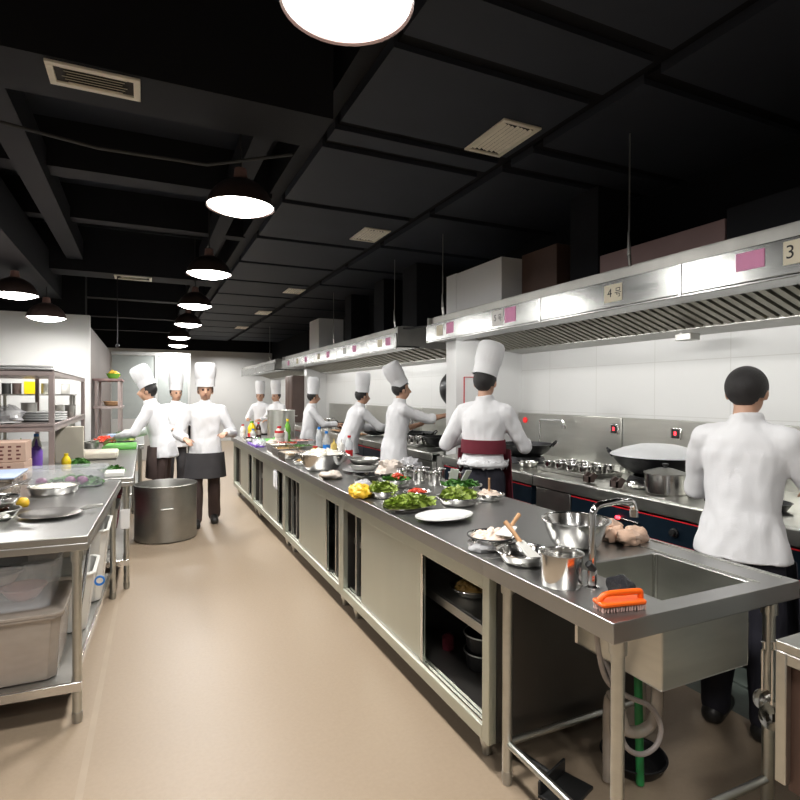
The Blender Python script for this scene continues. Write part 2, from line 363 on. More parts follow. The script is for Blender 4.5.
lamp('huge glowing pendant lamp cut by the top edge of the picture', .55, 1.57, 2.585)
lamp('dark bell-shaped pendant lamp, second of the aisle row, its brown shade fully seen', .53, 3.45, 2.55)
lamp('pendant lamp third along the aisle row', .54, 5.35, 2.52)
lamp('pendant lamp fourth along the aisle row', .555, 7.10, 2.48)
lamp('pendant lamp fifth along the aisle row', .585, 8.75, 2.445)
lamp('pendant lamp sixth along the aisle row', .57, 10.75, 2.44)
lamp('farthest pendant lamp of the aisle row', .64, 12.5, 2.435)
lamp('pendant lamp at the left edge, before the white partition', -1.135, 6.4, 2.37)
lamp('smaller pendant lamp just above the white partition wall, beside the left edge lamp', -1.0, 7.3, 2.268)
for x, y, z, pw in [(x, y, z, 1. if x > 0 else .42) for x, y, z in LA + [(.55, -.3, 2.58), (.55, -2.2, 2.58), (-1.3, 5.3, 2.5), (-1.3, 3.4, 2.5), (-1.3, 1.5, 2.5), (-1.3, -.8, 2.5), (.65, 14.4, 2.44), (.65, 16.2, 2.5), (2.2, 16.4, 2.6)]]:  # extra entries lack fixtures; the farthest are added to brighten the back wall
    ld = bpy.data.lights.new('lamp_and_fill_light', 'AREA'); ld.shape = 'DISK'; ld.size = .34; ld.energy = LAMP_W*pw; ld.color = (1, .975, .94)
    o = bpy.data.objects.new('lamp_and_fill_light', ld); col.objects.link(o); o.location = (x, y, z-.042)
    
t = thing('hanging_ceiling_rod', 'thin dark rod with a small round end hanging from the far duct', 'rod', (-.29, 7.3, 1.98))
G().tube([(0, 0, .03), (0, 0, .82)], .005, 8).part('rod', 'iron', t); G().ell((0, 0, .01), (.022, .022, .022)).part('end_ball', 'iron', t)
G().tube([(-3, 2.62, 2.70), (-1, 2.95, 2.66), (-.2, 3.02, 2.60), (.3, 3.05, 2.62), (.75, 3.06, 2.76)], .009, 8).solo('ceiling_cable', 'cable', 'black cable sagging under the nearest ceiling duct', 'cable')

# ------------------------------------------------------------------ extractor hoods
def hood(label, y0, y1, loc_y, cards, seam, hooks, risers, nf):
    t = thing('extractor_hood', label, 'hood', (2.6, loc_y, 1.955), 0, 'stainless extractor hoods')
    G().box((2.60, y0, 1.96), (2.615, y1, 2.125)).box((2.60, y0, 1.945), (2.615, y1, 1.96)).part('fascia', 'steel_hood', t, True, .004)
    G().box((2.655, y0+.02, 2.10), (2.68, y1-.02, 2.20)).box((2.612, y0, 2.11), (2.68, y1, 2.125)).part('top_strip', 'steel_dull', t, True, .003)
    G().prism([(2.615, 1.966), (2.90, 1.966), (2.90, 1.98), (2.615, 1.98)], 'y', y0, y1).part('front_lip', 'steel_hood', t, True)
    G().box((2.68, y0+.02, 2.19), (WX, y1-.02, 2.21)).box((2.615, y0, 1.96), (WX, y0+.012, 2.20)).box((2.615, y1-.012, 1.96), (WX, y1, 2.20)).part('canopy', 'steel_dull', t, True)
    G().prism([(3.43, 1.878), (WX, 1.856), (WX, 1.876), (3.44, 1.896), (3.43, 1.90)], 'y', y0, y1).part('back_lip', 'steel_dull', t, True, .003)
    G().prism([(2.95, 2.055), (3.42, 1.908), (3.425, 1.92), (2.955, 2.07)], 'y', y0+.012, y1-.012).part('filter_backing', 'vent_dark', t, True)
    n = nf; w = (y1-y0-.03)/n
    for k in range(min(n, 95)):
        ya = y0+.015+k*w; dy = w*.58
        G().prism([(2.94, 2.033), (3.42, 1.885), (3.428, 1.903), (2.948, 2.051)], 'y', ya, ya+dy).part('filter_baffle', 'steel_filter', t, True)
    for y in seam: G().box((2.594, y-.006, 1.95), (2.60, y+.006, 2.12)).part('joint_strip', 'steel_bright', t, True)
    for (y, zc, w, h, m, txt) in cards:
        cd_ = G().box((2.597, y-w/2, zc-h/2), (2.5995, y+w/2, zc+h/2)).part('sign_card', m, t, True, label='pink card' if m == 'paper_pink' else 'card with writing')
        if txt:
            g = txt(y, zc); g.part('lettering', 'ink', cd_, True)
    for y in hooks:
        G().tube([(2.67, y, 2.2), (2.66, y, 2.28)], .012, 8).part('hanger_bolt', 'steel_bright', t, True)
        G().tube([(2.66, y, 2.27), (2.655, y, 2.40), (2.66, y, 2.42), (2.66, y, 3.04)], [.012, .006, .005, .005], 8).part('hanger_rod', 'steel_dull', t, True)
    for (xa, ya, xb, yb, za, zb, m, nm) in risers: G().box((xa, ya, za), (xb, yb, zb)).part(nm, m, t, True, .004)
    return t
def on_face(g, y, z, x=2.5965):                 # lettering drawn in XY, stood up on the hood front (seen from -X)
    g.v = [(x - .0004 + p[2]*.3, y - p[0], z + p[1]) for p in g.v]; return g
def hao(s):                                     # the character for "number", stroke by stroke
    g = G(); q = s/10; B = lambda x0, y0, x1, y1: g.box((x0*q, y0*q, 0), (x1*q, y1*q, .0012))
    B(-3, 4.2, 3, 5); B(-3, 1.2, 3, 2); B(-3, 1.2, -2.2, 5); B(2.2, 1.2, 3, 5); B(-4.6, -.7, 4.6, .1); B(-2.2, -2.5, -1.4, -.3); B(-2.2, -2.6, 3, -1.8); B(2.2, -5, 3, -1.8); B(.2, -5, 3, -4.3)
    return g
def merge(a, b, dx): return a.add([(p[0]+dx, p[1], p[2]) for p in b.v], b.f)
def t4(y, z):
    g = G(); merge(g, text_mesh('4', .075), -.025); merge(g, hao(.055), .04); return on_face(g, y, z)
def t3(y, z):
    g = G(); merge(g, text_mesh('3', .085), -.045); return on_face(g, y, z)
def t5(y, z):
    g = G(); merge(g, text_mesh('5', .07), -.03); merge(g, hao(.055), .035); return on_face(g, y, z)
H1 = hood('long stainless extractor hood nearest the camera, carrying the 3 and 4 cards', .2, 4.98, 2.5,
  [(1.45, 2.055, .15, .105, 'paper', t3), (1.675, 2.06, .135, .085, 'paper_pink', None), (2.515, 2.045, .14, .105, 'paper', t4), (3.73, 2.045, .15, .125, 'paper_white', t5), (3.56, 2.05, .14, .115, 'paper_pink', None), (4.50, 2.05, .13, .10, 'paper_pink', None), (4.70, 2.045, .12, .10, 'paper', None)],
  [2.05, 3.2], [2.45, 4.75], [(3.0, 2.08, 3.35, 3.03, 2.21, 2.43, 'duct_side', 'air_box'), (3.0, 1.5, 3.35, 2.07, 2.21, 2.48, 'duct_grey', 'air_box'),
   (2.84, 4.02, 3.25, 4.786, 2.21, 2.635, 'pier_lit_white', 'boxed_duct'), (3.05, 3.55, 3.3, 4.01, 2.21, 2.66, 'brown_board', 'duct_cover'), (3.1, 3.15, 3.4, 3.45, 2.21, CZ, 'duct_grey', 'exhaust_riser')], 68)
H2 = hood('second stainless extractor hood beyond the white pier, with pink and cream cards', 5.72, 11.5, 8.0,
  [(y, 2.045, .14, .09, m, None) for y, m in ((5.95, 'paper_pink'), (6.2, 'paper'), (7.1, 'paper_pink'), (7.5, 'paper_white'), (8.3, 'paper_pink'), (8.8, 'paper'), (9.6, 'paper_pink'), (10.2, 'paper'), (10.9, 'paper_pink'))],
  [6.6, 7.9, 9.2, 10.5], [5.9, 8.2], [(2.95, 5.9, 3.3, 6.3, 2.21, CZ, 'duct_grey', 'exhaust_riser'), (2.95, 6.9, 3.25, 7.25, 2.21, CZ, 'duct_grey', 'exhaust_riser'), (2.75, 9.3, 3.2, 9.9, 2.21, 2.75, 'white_wall', 'boxed_duct'), (2.95, 8.2, 3.25, 8.5, 2.21, CZ, 'duct_grey', 'exhaust_riser')], 30)
H3 = hood('far extractor hood with pinkish end face near the back wall', 12.2, 16.8, 14.5, [], [13.4, 14.6], [13], [], 18)
for h_, y0, y1 in ((H1, .4, 4.7), (H2, 5.9, 11.3), (H3, 12.4, 16.6)):     # strip lights tucked inside the front lip, shining on the wall behind the ranges
    n = 3 if h_ is H1 else 3
    for k in range(n):
        ya = y0+(y1-y0)*k/n+.1; yb = y0+(y1-y0)*(k+1)/n-.1
        G().tube([(2.632, ya, 1.9555), (2.632, yb, 1.9555)], .006, 10).part('strip_light', 'lamp_glow', h_, True)
        ld = bpy.data.lights.new('hood_light', 'AREA'); ld.shape = 'RECTANGLE'; ld.size = yb-ya; ld.size_y = .012; ld.energy = HOOD_W*(yb-ya); ld.color = (1, .99, .96)
        o = bpy.data.objects.new('hood_light', ld); col.objects.link(o); o.location = (2.648, (ya+yb)/2, 1.957)
        o.rotation_euler = Vector((.85, 0, -.5)).to_track_quat('-Z', 'Y').to_euler(); 
        o.rotation_euler = Matrix((Vector((0, 1, 0)), Vector((.85, 0, -.5)).normalized().cross(Vector((0, 1, 0)))*-1, -Vector((.85, 0, -.5)).normalized())).transposed().to_euler()
t = thing('hood_junction_box', 'small grey metal junction box hanging below the back lip of the near hood', 'junction box', (3.40, 2.62, 1.80))
G().box((-.05, -.06, .0), (.05, .06, .045)).part('box', 'steel_dull', t, bev=.004); G().box((-.02, .03, .045), (.02, .05, .055)).part('bracket', 'steel_dull', t)
G().tube([(2.8, 5.05, 2.10), (2.75, 5.3, 2.16), (2.72, 5.6, 2.17), (2.66, 5.9, 2.20)], .012, 8).solo('power_cable', 'cable', 'black cable looping between the two hoods beside the white pier', 'cable')

# ------------------------------------------------------------------ cooking ranges
def knob(t, y, x, z):
    k = G().lathe([(0, 0), (.024, 0), (.026, .006), (.026, .012), (.018, .014), (.017, .032), (.0, .034)], 20, rot=Matrix.Rotation(-math.pi/2, 3, 'Y'), c=(x, y, z)).part('knob', 'black_plastic', t, True)
    return k
def led(t, y, z, bright=True):
    d = G().box((WX-.062, y-.045, z-.045), (WX-.05, y+.045, z+.045)).part('display_box', 'steel_bright', t, True, .012)
    G().box((WX-.066, y-.032, z-.034), (WX-.060, y+.032, z+.034)).part('display_face', 'black_plastic', d, True, .01)
    if bright:
        g = text_mesh('8', .042); g.v = [(WX-.0665 + p[2]*.3, y-p[0], z+p[1]) for p in g.v]; g.part('digit', 'red_led', d, True)
def range_unit(label, y0, y1, panels, ly, displays=(), back=True):
    t = thing('cooking_range', label, 'stove', (3.15, ly, 0), 0, 'row of stainless cooking ranges')
    G().box((2.75, y0, .10), (WX-.005, y1, .785)).part('body', 'steel_dull', t, True)
    G().prism([(2.68, .735), (2.70, .735), (2.70, .80), (2.78, .805), (2.78, .785), (WX-.05, .785), (WX-.05, .83), (2.78, .83), (2.76, .825), (2.69, .82), (2.68, .81)], 'y', y0, y1).part('cooktop', 'steel', t, True, .004)
    for (a, b, kind) in panels:
        if kind == 'blue':
            p = G().box((2.70, a, .575), (2.75, b, .72)).part('control_panel', 'panel_blue', t, True, .004, label='navy control panel with red lines')
            G().box((2.697, a, .713), (2.70, b, .720)).part('red_stripe', 'red_line', p, True); G().box((2.697, a, .575), (2.70, b, .582)).part('red_stripe', 'red_line', p, True)
            G().box((2.69, a, .545), (2.75, b, .572)).part('lower_rail', 'steel', t, True, .003)
        else: G().box((2.70, a+.012, .53), (2.75, b-.012, .725)).part('front_plate', 'steel', t, True, .004)
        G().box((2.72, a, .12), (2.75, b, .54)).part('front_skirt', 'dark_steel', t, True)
    for y in (y0+.08, y1-.08): G().tube([(2.82, y, 0), (2.82, y, .1)], .025, 12).part('foot', 'steel_dull', t, True)
    if back:
        G().box((WX-.05, y0, .80), (WX, y1, 1.235)).part('backsplash', 'steel', t, True, .006)
    for y, zz, br in displays: led(t, y, zz, br)
    return t
rA = range_unit('cooking range nearest the camera, with navy front panel, black knob and red digit', .5, 3.375, [(.5, 2.98, 'blue'), (2.98, 3.37, 'plate')], 2.0, [(2.86, 1.135, True)])
knob(rA, 2.15, 2.70, .65)
rB = range_unit('cooking range against the white pier, with the black two-handled wok', 3.385, 4.78, [(3.42, 4.78, 'blue')], 4.1, [(3.455, 1.135, True)])
G().lathe([(0, 0), (.03, 0), (.03, .01), (0, .014)], 20, rot=Matrix.Rotation(-math.pi/2, 3, 'Y'), c=(WX-.05, 4.66, 1.16)).part('red_button', 'red_dim', rB, True)
rC = range_unit('cooking range just beyond the white pier, behind the chef reaching out', 5.02, 7.0, [(5.02, 5.75, 'plate'), (5.8, 6.35, 'plate'), (6.4, 7.0, 'blue')], 6.0)
rD = range_unit('cooking range in the middle of the far row', 7.02, 9.2, [(7.02, 8.1, 'blue'), (8.1, 9.2, 'plate')], 8.1)
rE = range_unit('farthest cooking range before the brown cabinets', 9.22, 11.4, [(9.22, 10.3, 'plate'), (10.3, 11.4, 'blue')], 10.3)
t = thing('gas_lighter', 'small gas lighter with red tip on the navy control panel', 'lighter', (2.69, 2.52, .655))
G().tube([(0, .02, 0), (0, -.13, -.003)], .006, 8).part('rod', 'steel_bright', t); G().tube([(0, .045, 0), (0, .02, 0)], .010, 10).part('tip', 'red_led', t, label='glowing red tip')
def filler(label, y, z0=.83):
    t = thing('wok_filler_tap', label, 'tap', (WX-.13, y, z0), 0, 'swing taps over the ranges')
    G().tube([(0, 0, 0), (0, 0, .33), (0, -.01, .345), (0, -.03, .35), (0, -.30, .355), (0, -.33, .35), (0, -.34, .33), (0, -.34, .30)], .011, 10).part('spout', 'chrome', t)
    G().lathe([(0, 0), (.03, 0), (.03, .03), (.016, .04), (0, .04)], 16).part('base', 'chrome', t); G().lathe([(.0, .28), (.02, .28), (.02, .31), (0, .31)], 14, c=(0, -.34, 0)).part('nozzle', 'steel_dull', t)
filler('angled swing tap in front of the backsplash behind the black wok', 4.33)
filler('swing tap over the range behind the reaching chef', 5.95)
t = thing('tall_locker', 'tall brown steel locker standing at the far end of the ranges', 'locker', (3.3, 12.05, 0))
G().box((2.95, 11.98, 0), (3.64, 12.6, 1.84)).part('body', 'fridge_brown', t, True, .006); G().box((2.93, 11.99, .1), (2.95, 12.28, 1.82)).box((2.93, 12.3, .1), (2.95, 12.59, 1.82)).part('door', 'brown_board', t, True, .004)

# ------------------------------------------------------------------ island: sink table, cabinets, worktop
X0, X1 = 1.125, 1.946
sk = thing('sink_table', 'stainless sink table at the near end of the island', 'sink', (1.53, 1.39, 0))
ax, bx, ay, by = 1.385, 1.785, 1.145, 1.51; Y0, Y1, T = 1.08, 1.70, .815
def slab_hole(z0, z1, o, i):
    rs = []
    for (a, b, c_, d), z in ((o, z1), (i, z1), (i, z0), (o, z0)): rs.append([(a, b, z), (c_, b, z), (c_, d, z), (a, d, z)])
    vs = [p for r_ in rs for p in r_]; fs = []
    for A in range(4):
        for k in range(4): fs.append((A*4+k, A*4+(k+1) % 4, ((A+1) % 4)*4+(k+1) % 4, ((A+1) % 4)*4+k))
    return G().add(vs, fs)
slab_hole(T-.058, T, (X0, Y0, X1, Y1), (ax, ay, bx, by)).part('worktop', 'steel_top', sk, True, .003)
D = T-.27
g = G().box((ax, ay, D), (ax+.004, by, T-.002)).box((bx-.004, ay, D), (bx, by, T-.002)).box((ax+.004, ay, D), (bx-.004, ay+.004, T-.002)).box((ax+.004, by-.004, D), (bx-.004, by, T-.002)).box((ax, ay, D-.004), (bx, by, D))
g.part('basin', 'steel', sk, True, .002)
for x in (bx-.008, ax+.008): G().tube([(x, by-.008, D), (x, by-.008, T-.004)], .012, 12).part('basin_corner', 'steel_bright', sk, True)
G().box((bx+.015, Y0+.04, T), (bx+.018, Y1-.05, T+.004)).box((bx+.13, Y0+.04, T), (bx+.133, Y1-.05, T+.004)).part('drain_ridge', 'steel', sk, True)
for x in (1.20, X1-.07):
    for y in (Y0+.055, Y1-.05):
        lg = G().tube([(x, y, .05), (x, y, T-.03)], .019, 20).part('leg', 'steel', sk, True)
        G().lathe([(.0195, 0), (.025, 0), (.025, .085), (.0195, .085)], 20, c=(x, y, T-.115)).part('leg_collar', 'steel', lg, True)
        G().lathe([(0, 0), (.016, 0), (.020, .02), (.020, .05), (0, .05)], 16, c=(x, y, 0)).part('foot', 'steel_dull', lg, True)
G().tube([(1.20, Y1-.05, .15), (X1-.07, Y1-.05, .15)], .013, 12).tube([(1.20, Y0+.055, .15), (X1-.07, Y0+.055, .15)], .013, 12).tube([(1.20, Y0+.055, .15), (1.20, Y1-.05, .15)], .013, 12).part('stretcher', 'steel', sk, True)
G().tube(smooth([(1.60, 1.34, D), (1.60, 1.34, .36), (1.59, 1.345, .30), (1.55, 1.36, .265), (1.50, 1.38, .27), (1.485, 1.39, .32), (1.49, 1.42, .36), (1.53, 1.48, .33), (1.54, 1.50, .25), (1.54, 1.50, .01)]), .020, 12).part('drain_pipe', 'milky', sk, True)
wt = G().box((X0, Y1+.001, T-.058), (X1, 8.2, T))
wt.solo('worktop', 'steel_top', 'long stainless steel worktop covered with bowls and plates, over the island cabinets', 'worktop', bev=.0025)
def cabinet(label, y0, y1, od, doors, shelf, mids=()):
    t = thing('base_cabinet', label, 'cabinet', (1.52, (y0+y1)/2, 0), 0, 'steel base cabinets under the island worktop')
    z0, z1 = .115, T-.059; xf = 1.155; xb = 1.925
    fr = G().box((xf, y0, z0), (xf+.035, y0+.045, z1)).box((xf, y1-.04, z0), (xf+.035, y1, z1)).box((xf, y0+.045, z1-.07), (xf+.03, y1-.04, z1)).box((xf, y0+.045, z0), (xf+.06, y1-.04, z0+.055))
    fr.part('face_frame', 'steel_panel', t, True, .003)
    G().box((xf+.008, y0+.045, z0+.055), (xf+.012, y1-.04, z0+.066)).box((xf+.028, y0+.045, z0+.055), (xf+.032, y1-.04, z0+.066)).box((xf+.048, y0+.045, z0+.055), (xf+.052, y1-.04, z0+.066)).part('door_track', 'steel_bright', t, True)
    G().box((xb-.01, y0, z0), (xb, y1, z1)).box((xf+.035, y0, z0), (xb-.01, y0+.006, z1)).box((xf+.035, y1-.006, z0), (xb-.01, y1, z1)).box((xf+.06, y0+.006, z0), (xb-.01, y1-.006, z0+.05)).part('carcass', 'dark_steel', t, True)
    if shelf: G().box((xf+.085, y0+.008, .445), (xf+.10, y1-.008, .485)).box((xf+.10, y0+.008, .472), (xb-.012, y1-.008, .485)).part('shelf', 'steel_dull', t, True, .002)
    for i, (a, b) in enumerate(doors):
        x = xf+.014 if i == 0 else xf+.034
        d = G().box((x, a, z0+.066), (x+.012, b, z1-.06)).part('door', 'steel_panel' if i == 0 else 'brown_board', t, True, .002, label=None if i == 0 else 'inner sliding door, dark edge')
        if i == 0: G().box((x-.004, a, z0+.068), (x+.004, a+.022, z1-.064)).part('door_edge', 'steel_bright', d, True)
    for y in mids: G().box((xf+.03, y-.012, z0+.06), (xf+.05, y+.012, z1-.06)).part('divider', 'steel_dull', t, True)
    for y in (y0+.12, y1-.12):
        for x in (xf+.075, xb-.09):
            G().lathe([(0, 0), (.018, 0), (.020, .012), (.022, .03), (.030, .05), (.031, .115), (0, .115)], 18, c=(x, y, 0)).part('leg', 'steel', t, True)
    return t
cabinet('nearest island cabinet, its open half showing a shelf with food and black pots', 1.705, 3.40, 0, [(2.26, 3.07), (2.31, 2.50)], True, (3.2,))
cabinet('second island cabinet from the sink, plain door between two dark slots', 3.405, 5.02, 0, [(3.74, 4.52), (3.9, 4.6)], True, (3.60, 4.68, 4.85))
cabinet('third island cabinet from the sink, a white cloth hanging on its door', 5.025, 6.65, 0, [(5.33, 6.08), (5.5, 6.2)], True, (5.2, 6.35))
cabinet('farthest island cabinet at the end of the worktop', 6.655, 8.18, 0, [(6.98, 7.62), (7.1, 7.8)], True, (6.85, 7.8))
# ------------------------------------------------------------------ dishes and food
ZT = .815
def bowl_prof(r, h, base=.55, t=.004, lip=.004, curve=1.7):
    o = []; n = 9
    for i in range(n+1):
        u = i/n; o.append((r*(base + (1-base)*u**(1/curve)) - (r*.0), h*u))
    out = [(0, 0), (r*base*.9, 0)] + o + [(r+lip, h), (r+lip, h+.003), (r, h+.003)]
    inn = [(max(p[0]-t, .001), p[1]+t*(1-i/n)) for i, p in reversed(list(enumerate(o)))]
    return out + inn + [(0, t)]
def bowl(label, x, y, r, h, z=ZT, m='steel_bright', base=.55, curve=1.7, sy=1., rz=0., name='mixing_bowl', cat='bowl', group='steel bowls and dishes', rim=None):
    t = thing(name, label, cat, (x, y, z), rz, group)
    G().lathe(bowl_prof(r, h, base, curve=curve), 40, sy=sy).part('body', m, t)
    q = Matrix.Identity(3)
    g = G(); P = [(1.0*(r+.004)*math.cos(a), sy*(r+.004)*math.sin(a), h+.001) for a in [2*math.pi*k/40 for k in range(40)]]
    g.tube(P+[P[0]], .0035, 8, False).part('rim', rim or m, t)
    return t
def heap_blobs(g, r, h, n, sz, flat=.35, sy=1., c=(0, 0, 0), seed=0):
    q = random.Random(seed)
    for k in range(n):
        a = q.uniform(0, 2*math.pi); d = r*math.sqrt(q.random()); z = h*(1-(d/r)**2)*q.uniform(.55, 1) ; s_ = sz*q.uniform(.6, 1.3)
        rot = Euler((q.uniform(-.9, .9), q.uniform(-.9, .9), q.uniform(0, 6.3))).to_matrix()
        g.ell((c[0]+d*math.cos(a), c[1]+sy*d*math.sin(a), c[2]+z), (s_, s_*q.uniform(.5, .9), s_*flat), rot, 8, 5)
    return g
def heap(name, label, cat, mt, x, y, z, r, h, n, sz, flat=.35, sy=1., seed=1, leafy=False, dome=True):
    g = G()
    if dome: g.lathe([(0, -.004), (r*.97, -.004), (r*.9, h*.22), (r*.6, h*.62), (r*.25, h*.85), (0, h*.9)], 28, sy=sy, wob=lambda a, zz: 1+.05*math.sin(5*a+seed)+.04*math.sin(9*a))
    if leafy:
        q = random.Random(seed)
        for k in range(n):
            a = q.uniform(0, 6.283); d = r*math.sqrt(q.random()); zz = h*(1-(d/r)**2*.8)*q.uniform(.7, 1.1)
            rot = Euler((q.uniform(-.8, .8), q.uniform(-.8, .8), q.uniform(0, 6.3))).to_matrix(); s_ = sz*q.uniform(.6, 1.4)
            pts = [(-s_, 0, 0), (-.3*s_, -.45*s_, .16*s_), (.5*s_, -.4*s_, .1*s_), (s_, 0, .05*s_), (.5*s_, .4*s_, .14*s_), (-.3*s_, .45*s_, .12*s_), (0, 0, -.05*s_)]
            g.add([rot @ Vector(p) + Vector((d*math.cos(a), sy*d*math.sin(a), zz)) for p in pts], [(6, i, (i+1) % 6) for i in range(6)])
    else: heap_blobs(g, r*.92, h, n, sz, flat, sy, seed=seed)
    g.v = [(p[0]+x, p[1]+y, p[2]+z) for p in g.v]
    return g.solo(name, mt, label, cat, kind='stuff')
def plate(label, x, y, r, z=ZT, sy=1., m='porcelain', rz=0., name='plate', h=.018, group='plates on the island', foot=None):
    t = thing(name, label, 'plate', (x, y, z), rz, group)
    G().lathe([(0, .002), (r*.6, .002), (r*.62, .005), (r*.8, h*.55), (r, h), (r, h+.003), (r*.78, h*.55+.004), (r*.6, .007), (0, .007)], 44, sy=sy).part('dish', m, t)
    G().lathe([(r*.5, 0), (r*.56, 0), (r*.56, .004), (r*.5, .004)], 36, sy=sy).part('foot_ring', foot or m, t)
    return t
def bar(p0, p1, r): return G().tube([p0, p1], r, 10)

# the orange brush
t = thing('scrubbing_brush', 'bright orange plastic scrubbing brush with looped handle on the sink corner', 'brush', (1.222, 1.150, ZT+.015), R(-13))
L = .072
bd = [(-L, -.024), (-L*.9, -.030), (L*.9, -.026), (L, -.020), (L, .020), (L*.9, .026), (-L*.9, .030), (-L, .024)]
G().prism(bd, 'z', 0, .012).part('base', 'orange', t, bev=.004)
G().tube(smooth([(-L*.92, 0, .010), (-L*.82, 0, .019), (-L*.6, 0, .029), (0, 0, .031), (L*.7, 0, .031), (L*.88, 0, .030), (L*.91, 0, .024), (L*.91, 0, .008)], 4), .0085, 14).part('handle', 'orange', t)
br = G()
for i in range(17):
    for j in range(6):
        x = -L*.92+i*L*1.84/16; y = -.021+j*.0084
        br.tube([(x, y, .001), (x+rnd.uniform(-.003, .003), y+rnd.uniform(-.003, .003), -.0145)], .0026, 5)
br.part('bristles', 'bristle', t, label='pinkish white bristles')
# faucet
t = thing('gooseneck_tap', 'tall chrome gooseneck tap standing at the sink edge', 'tap', (1.273, 1.31, ZT))
G().lathe([(0, 0), (.024, 0), (.024, .006), (.016, .012), (.015, .055), (.012, .06), (0, .06)], 24).part('base', 'chrome', t)
P = [(0, 0, .05), (0, 0, .225)] + [(.035-.035*math.cos(a), 0, .225+.035*math.sin(a)) for a in (.4, .8, 1.2, 1.57)] + [(.10, 0, .264), (.14, .0, .262)] + [(.15+.028*math.sin(a), 0, .234+.028*math.cos(a)) for a in (.4, .8, 1.2, 1.5)] + [(.178, 0, .226)]
G().tube(P, .0105, 14).part('spout', 'chrome', t)
G().lathe([(0, 0), (.013, 0), (.013, .022), (0, .022)], 16, c=(.178, 0, .208)).part('nozzle', 'chrome', t)
G().lathe([(0, 0), (.012, 0), (.011, .03), (0, .032)], 14, c=(.0, -.005, .06), rot=Matrix.Rotation(-.8, 3, 'Y')).part('lever', 'black_plastic', t)
g = G()                                                                    # crumpled bags
def crumple(c, r, seed, q=.35, nu=20, nv=12):
    g = G().ell((0, 0, 0), r, None, nu, nv); out = []
    for p in g.v:
        v = Vector(p); n = noise.noise(v*28+Vector((seed, 0, 0)))*q + noise.noise(v*70+Vector((seed, 3, 0)))*q*.5
        v = v*(1+n); v.z = max(v.z, -r[2]*.72); out.append(tuple(v+Vector(c)))
    return G().add(out, g.f)
crumple((1.325, 1.245, ZT+.021), (.045, .035, .03), 3).solo('black_plastic_bag', 'smoky', 'scrap of black plastic bag crumpled at the foot of the tap', 'bag')
crumple((1.19, 1.80, ZT+.014), (.05, .035, .02), 8, .5).solo('plastic_wrap', 'wrap', 'crumpled clear plastic film beside the bowl of pale meat', 'plastic film')
bowl('large steel mixing bowl behind the tap', 1.565, 1.70, .128, .108, base=.52, curve=2.3)
for i, (x, y, z, s_, lb) in enumerate(((1.765, 1.70, 0, 1., 'piece of raw chicken lying against the large mixing bowl'), (1.84, 1.655, 0, 1.05, 'piece of raw chicken at the right end of the chicken pile'), (1.79, 1.745, .028, .9, 'piece of raw chicken on top of the pile, behind the others'), (1.775, 1.63, 0, .9, 'piece of raw chicken at the front of the pile by the sink'))):
    crumple((x, y, ZT+z+.025), (.055*s_, .042*s_, .035*s_), 11+i*5, .45).solo('chicken_piece', 'meat', lb, 'meat', 'raw chicken pieces by the sink')
def pot(label, x, y, r, h, z=ZT, m='steel_bright', group='steel pots', name='steel_pot', handles=0, lid=None):
    t = thing(name, label, 'pot', (x, y, z), 0, group)
    G().lathe([(0, 0), (r*.94, 0), (r, .006), (r, h), (r+.004, h+.001), (r+.004, h+.004), (r-.002, h+.004), (r-.004, h), (r-.004, .01), (0, .008)], 40).part('body', m, t)
    for s_ in ((-1, 1) if handles else ()):
        G().tube([(s_*(r-.002), -.03, h*.8), (s_*(r+.03), -.03, h*.8), (s_*(r+.04), 0, h*.8), (s_*(r+.03), .03, h*.8), (s_*(r-.002), .03, h*.8)], .006, 8).part('handle', m, t)
    if lid:
        l = G().lathe([(0, .035), (r*.4, .03), (r*.9, .012), (r+.006, .006), (r+.006, 0), (r*.9, .006), (0, .03)], 36, c=(0, 0, h+.004)).part('lid', lid, t)
        G().lathe([(0, 0), (.012, 0), (.010, .012), (.018, .018), (.018, .026), (0, .03)], 18, c=(0, 0, h+.036)).part('lid_knob', 'black_plastic', l)
    return t
pot('straight sided steel pot standing just left of the tap', 1.208, 1.375, .0655, .10)
G().lathe([(0, 0), (.060, 0), (.060, .002), (0, .002)], 32, c=(1.208, 1.375, ZT+.05)).solo('soup', 'sauce_oil', 'yellowish liquid half filling the straight sided steel pot', 'soup', kind='stuff')
def scoop(label, loc, rz, tilt):
    t = thing('plastic_scoop', label, 'scoop', loc, rz, 'white scoops with wooden handles')
    q = Matrix.Rotation(tilt, 3, 'X')
    g = G().prism([(-.035, -.06), (.035, -.06), (.026, .03), (-.026, .03)], 'z', 0, .008); g.v = [tuple(q @ Vector(p)) for p in g.v]; g.part('blade', 'white_plastic', t, bev=.003)
    g = G().tube([(0, .025, .005), (0, .06, .012), (0, .115, .018)], [.009, .008, .0095], 10); g.v = [tuple(q @ Vector(p)) for p in g.v]; g.part('handle', 'wood', t)
bowl('shallow steel pan holding a white scoop, next to the straight sided pot', 1.245, 1.615, .094, .042, base=.72, name='shallow_pan', cat='pan')
scoop('white plastic scoop standing in the shallow steel pan', (1.235, 1.60, ZT+.055), R(25), R(38))
plate('steel plate under the black rimmed bowl of pale meat', 1.255, 1.835, .098, m='steel_bright', group='steel bowls and dishes', h=.012)
bowl('black rimmed bowl of pale meat, near the cabinet seam', 1.255, 1.835, .092, .034, z=ZT+.012, base=.68, m='steel_bright', rim='black_plastic')
heap('sliced_meat', 'pale pink sliced meat in the black rimmed bowl', 'meat', 'pale_food', 1.255, 1.835, ZT+.036, .078, .028, 60, .016, .5, seed=4)
scoop('white plastic spatula lying across the bowl of pale meat', (1.305, 1.79, ZT+.07), R(-58), R(12))
plate('large empty white oval plate with pinkish underside', 1.318, 2.33, .158, sy=.72, rz=R(12), name='oval_plate', foot='pink_rim', h=.022)
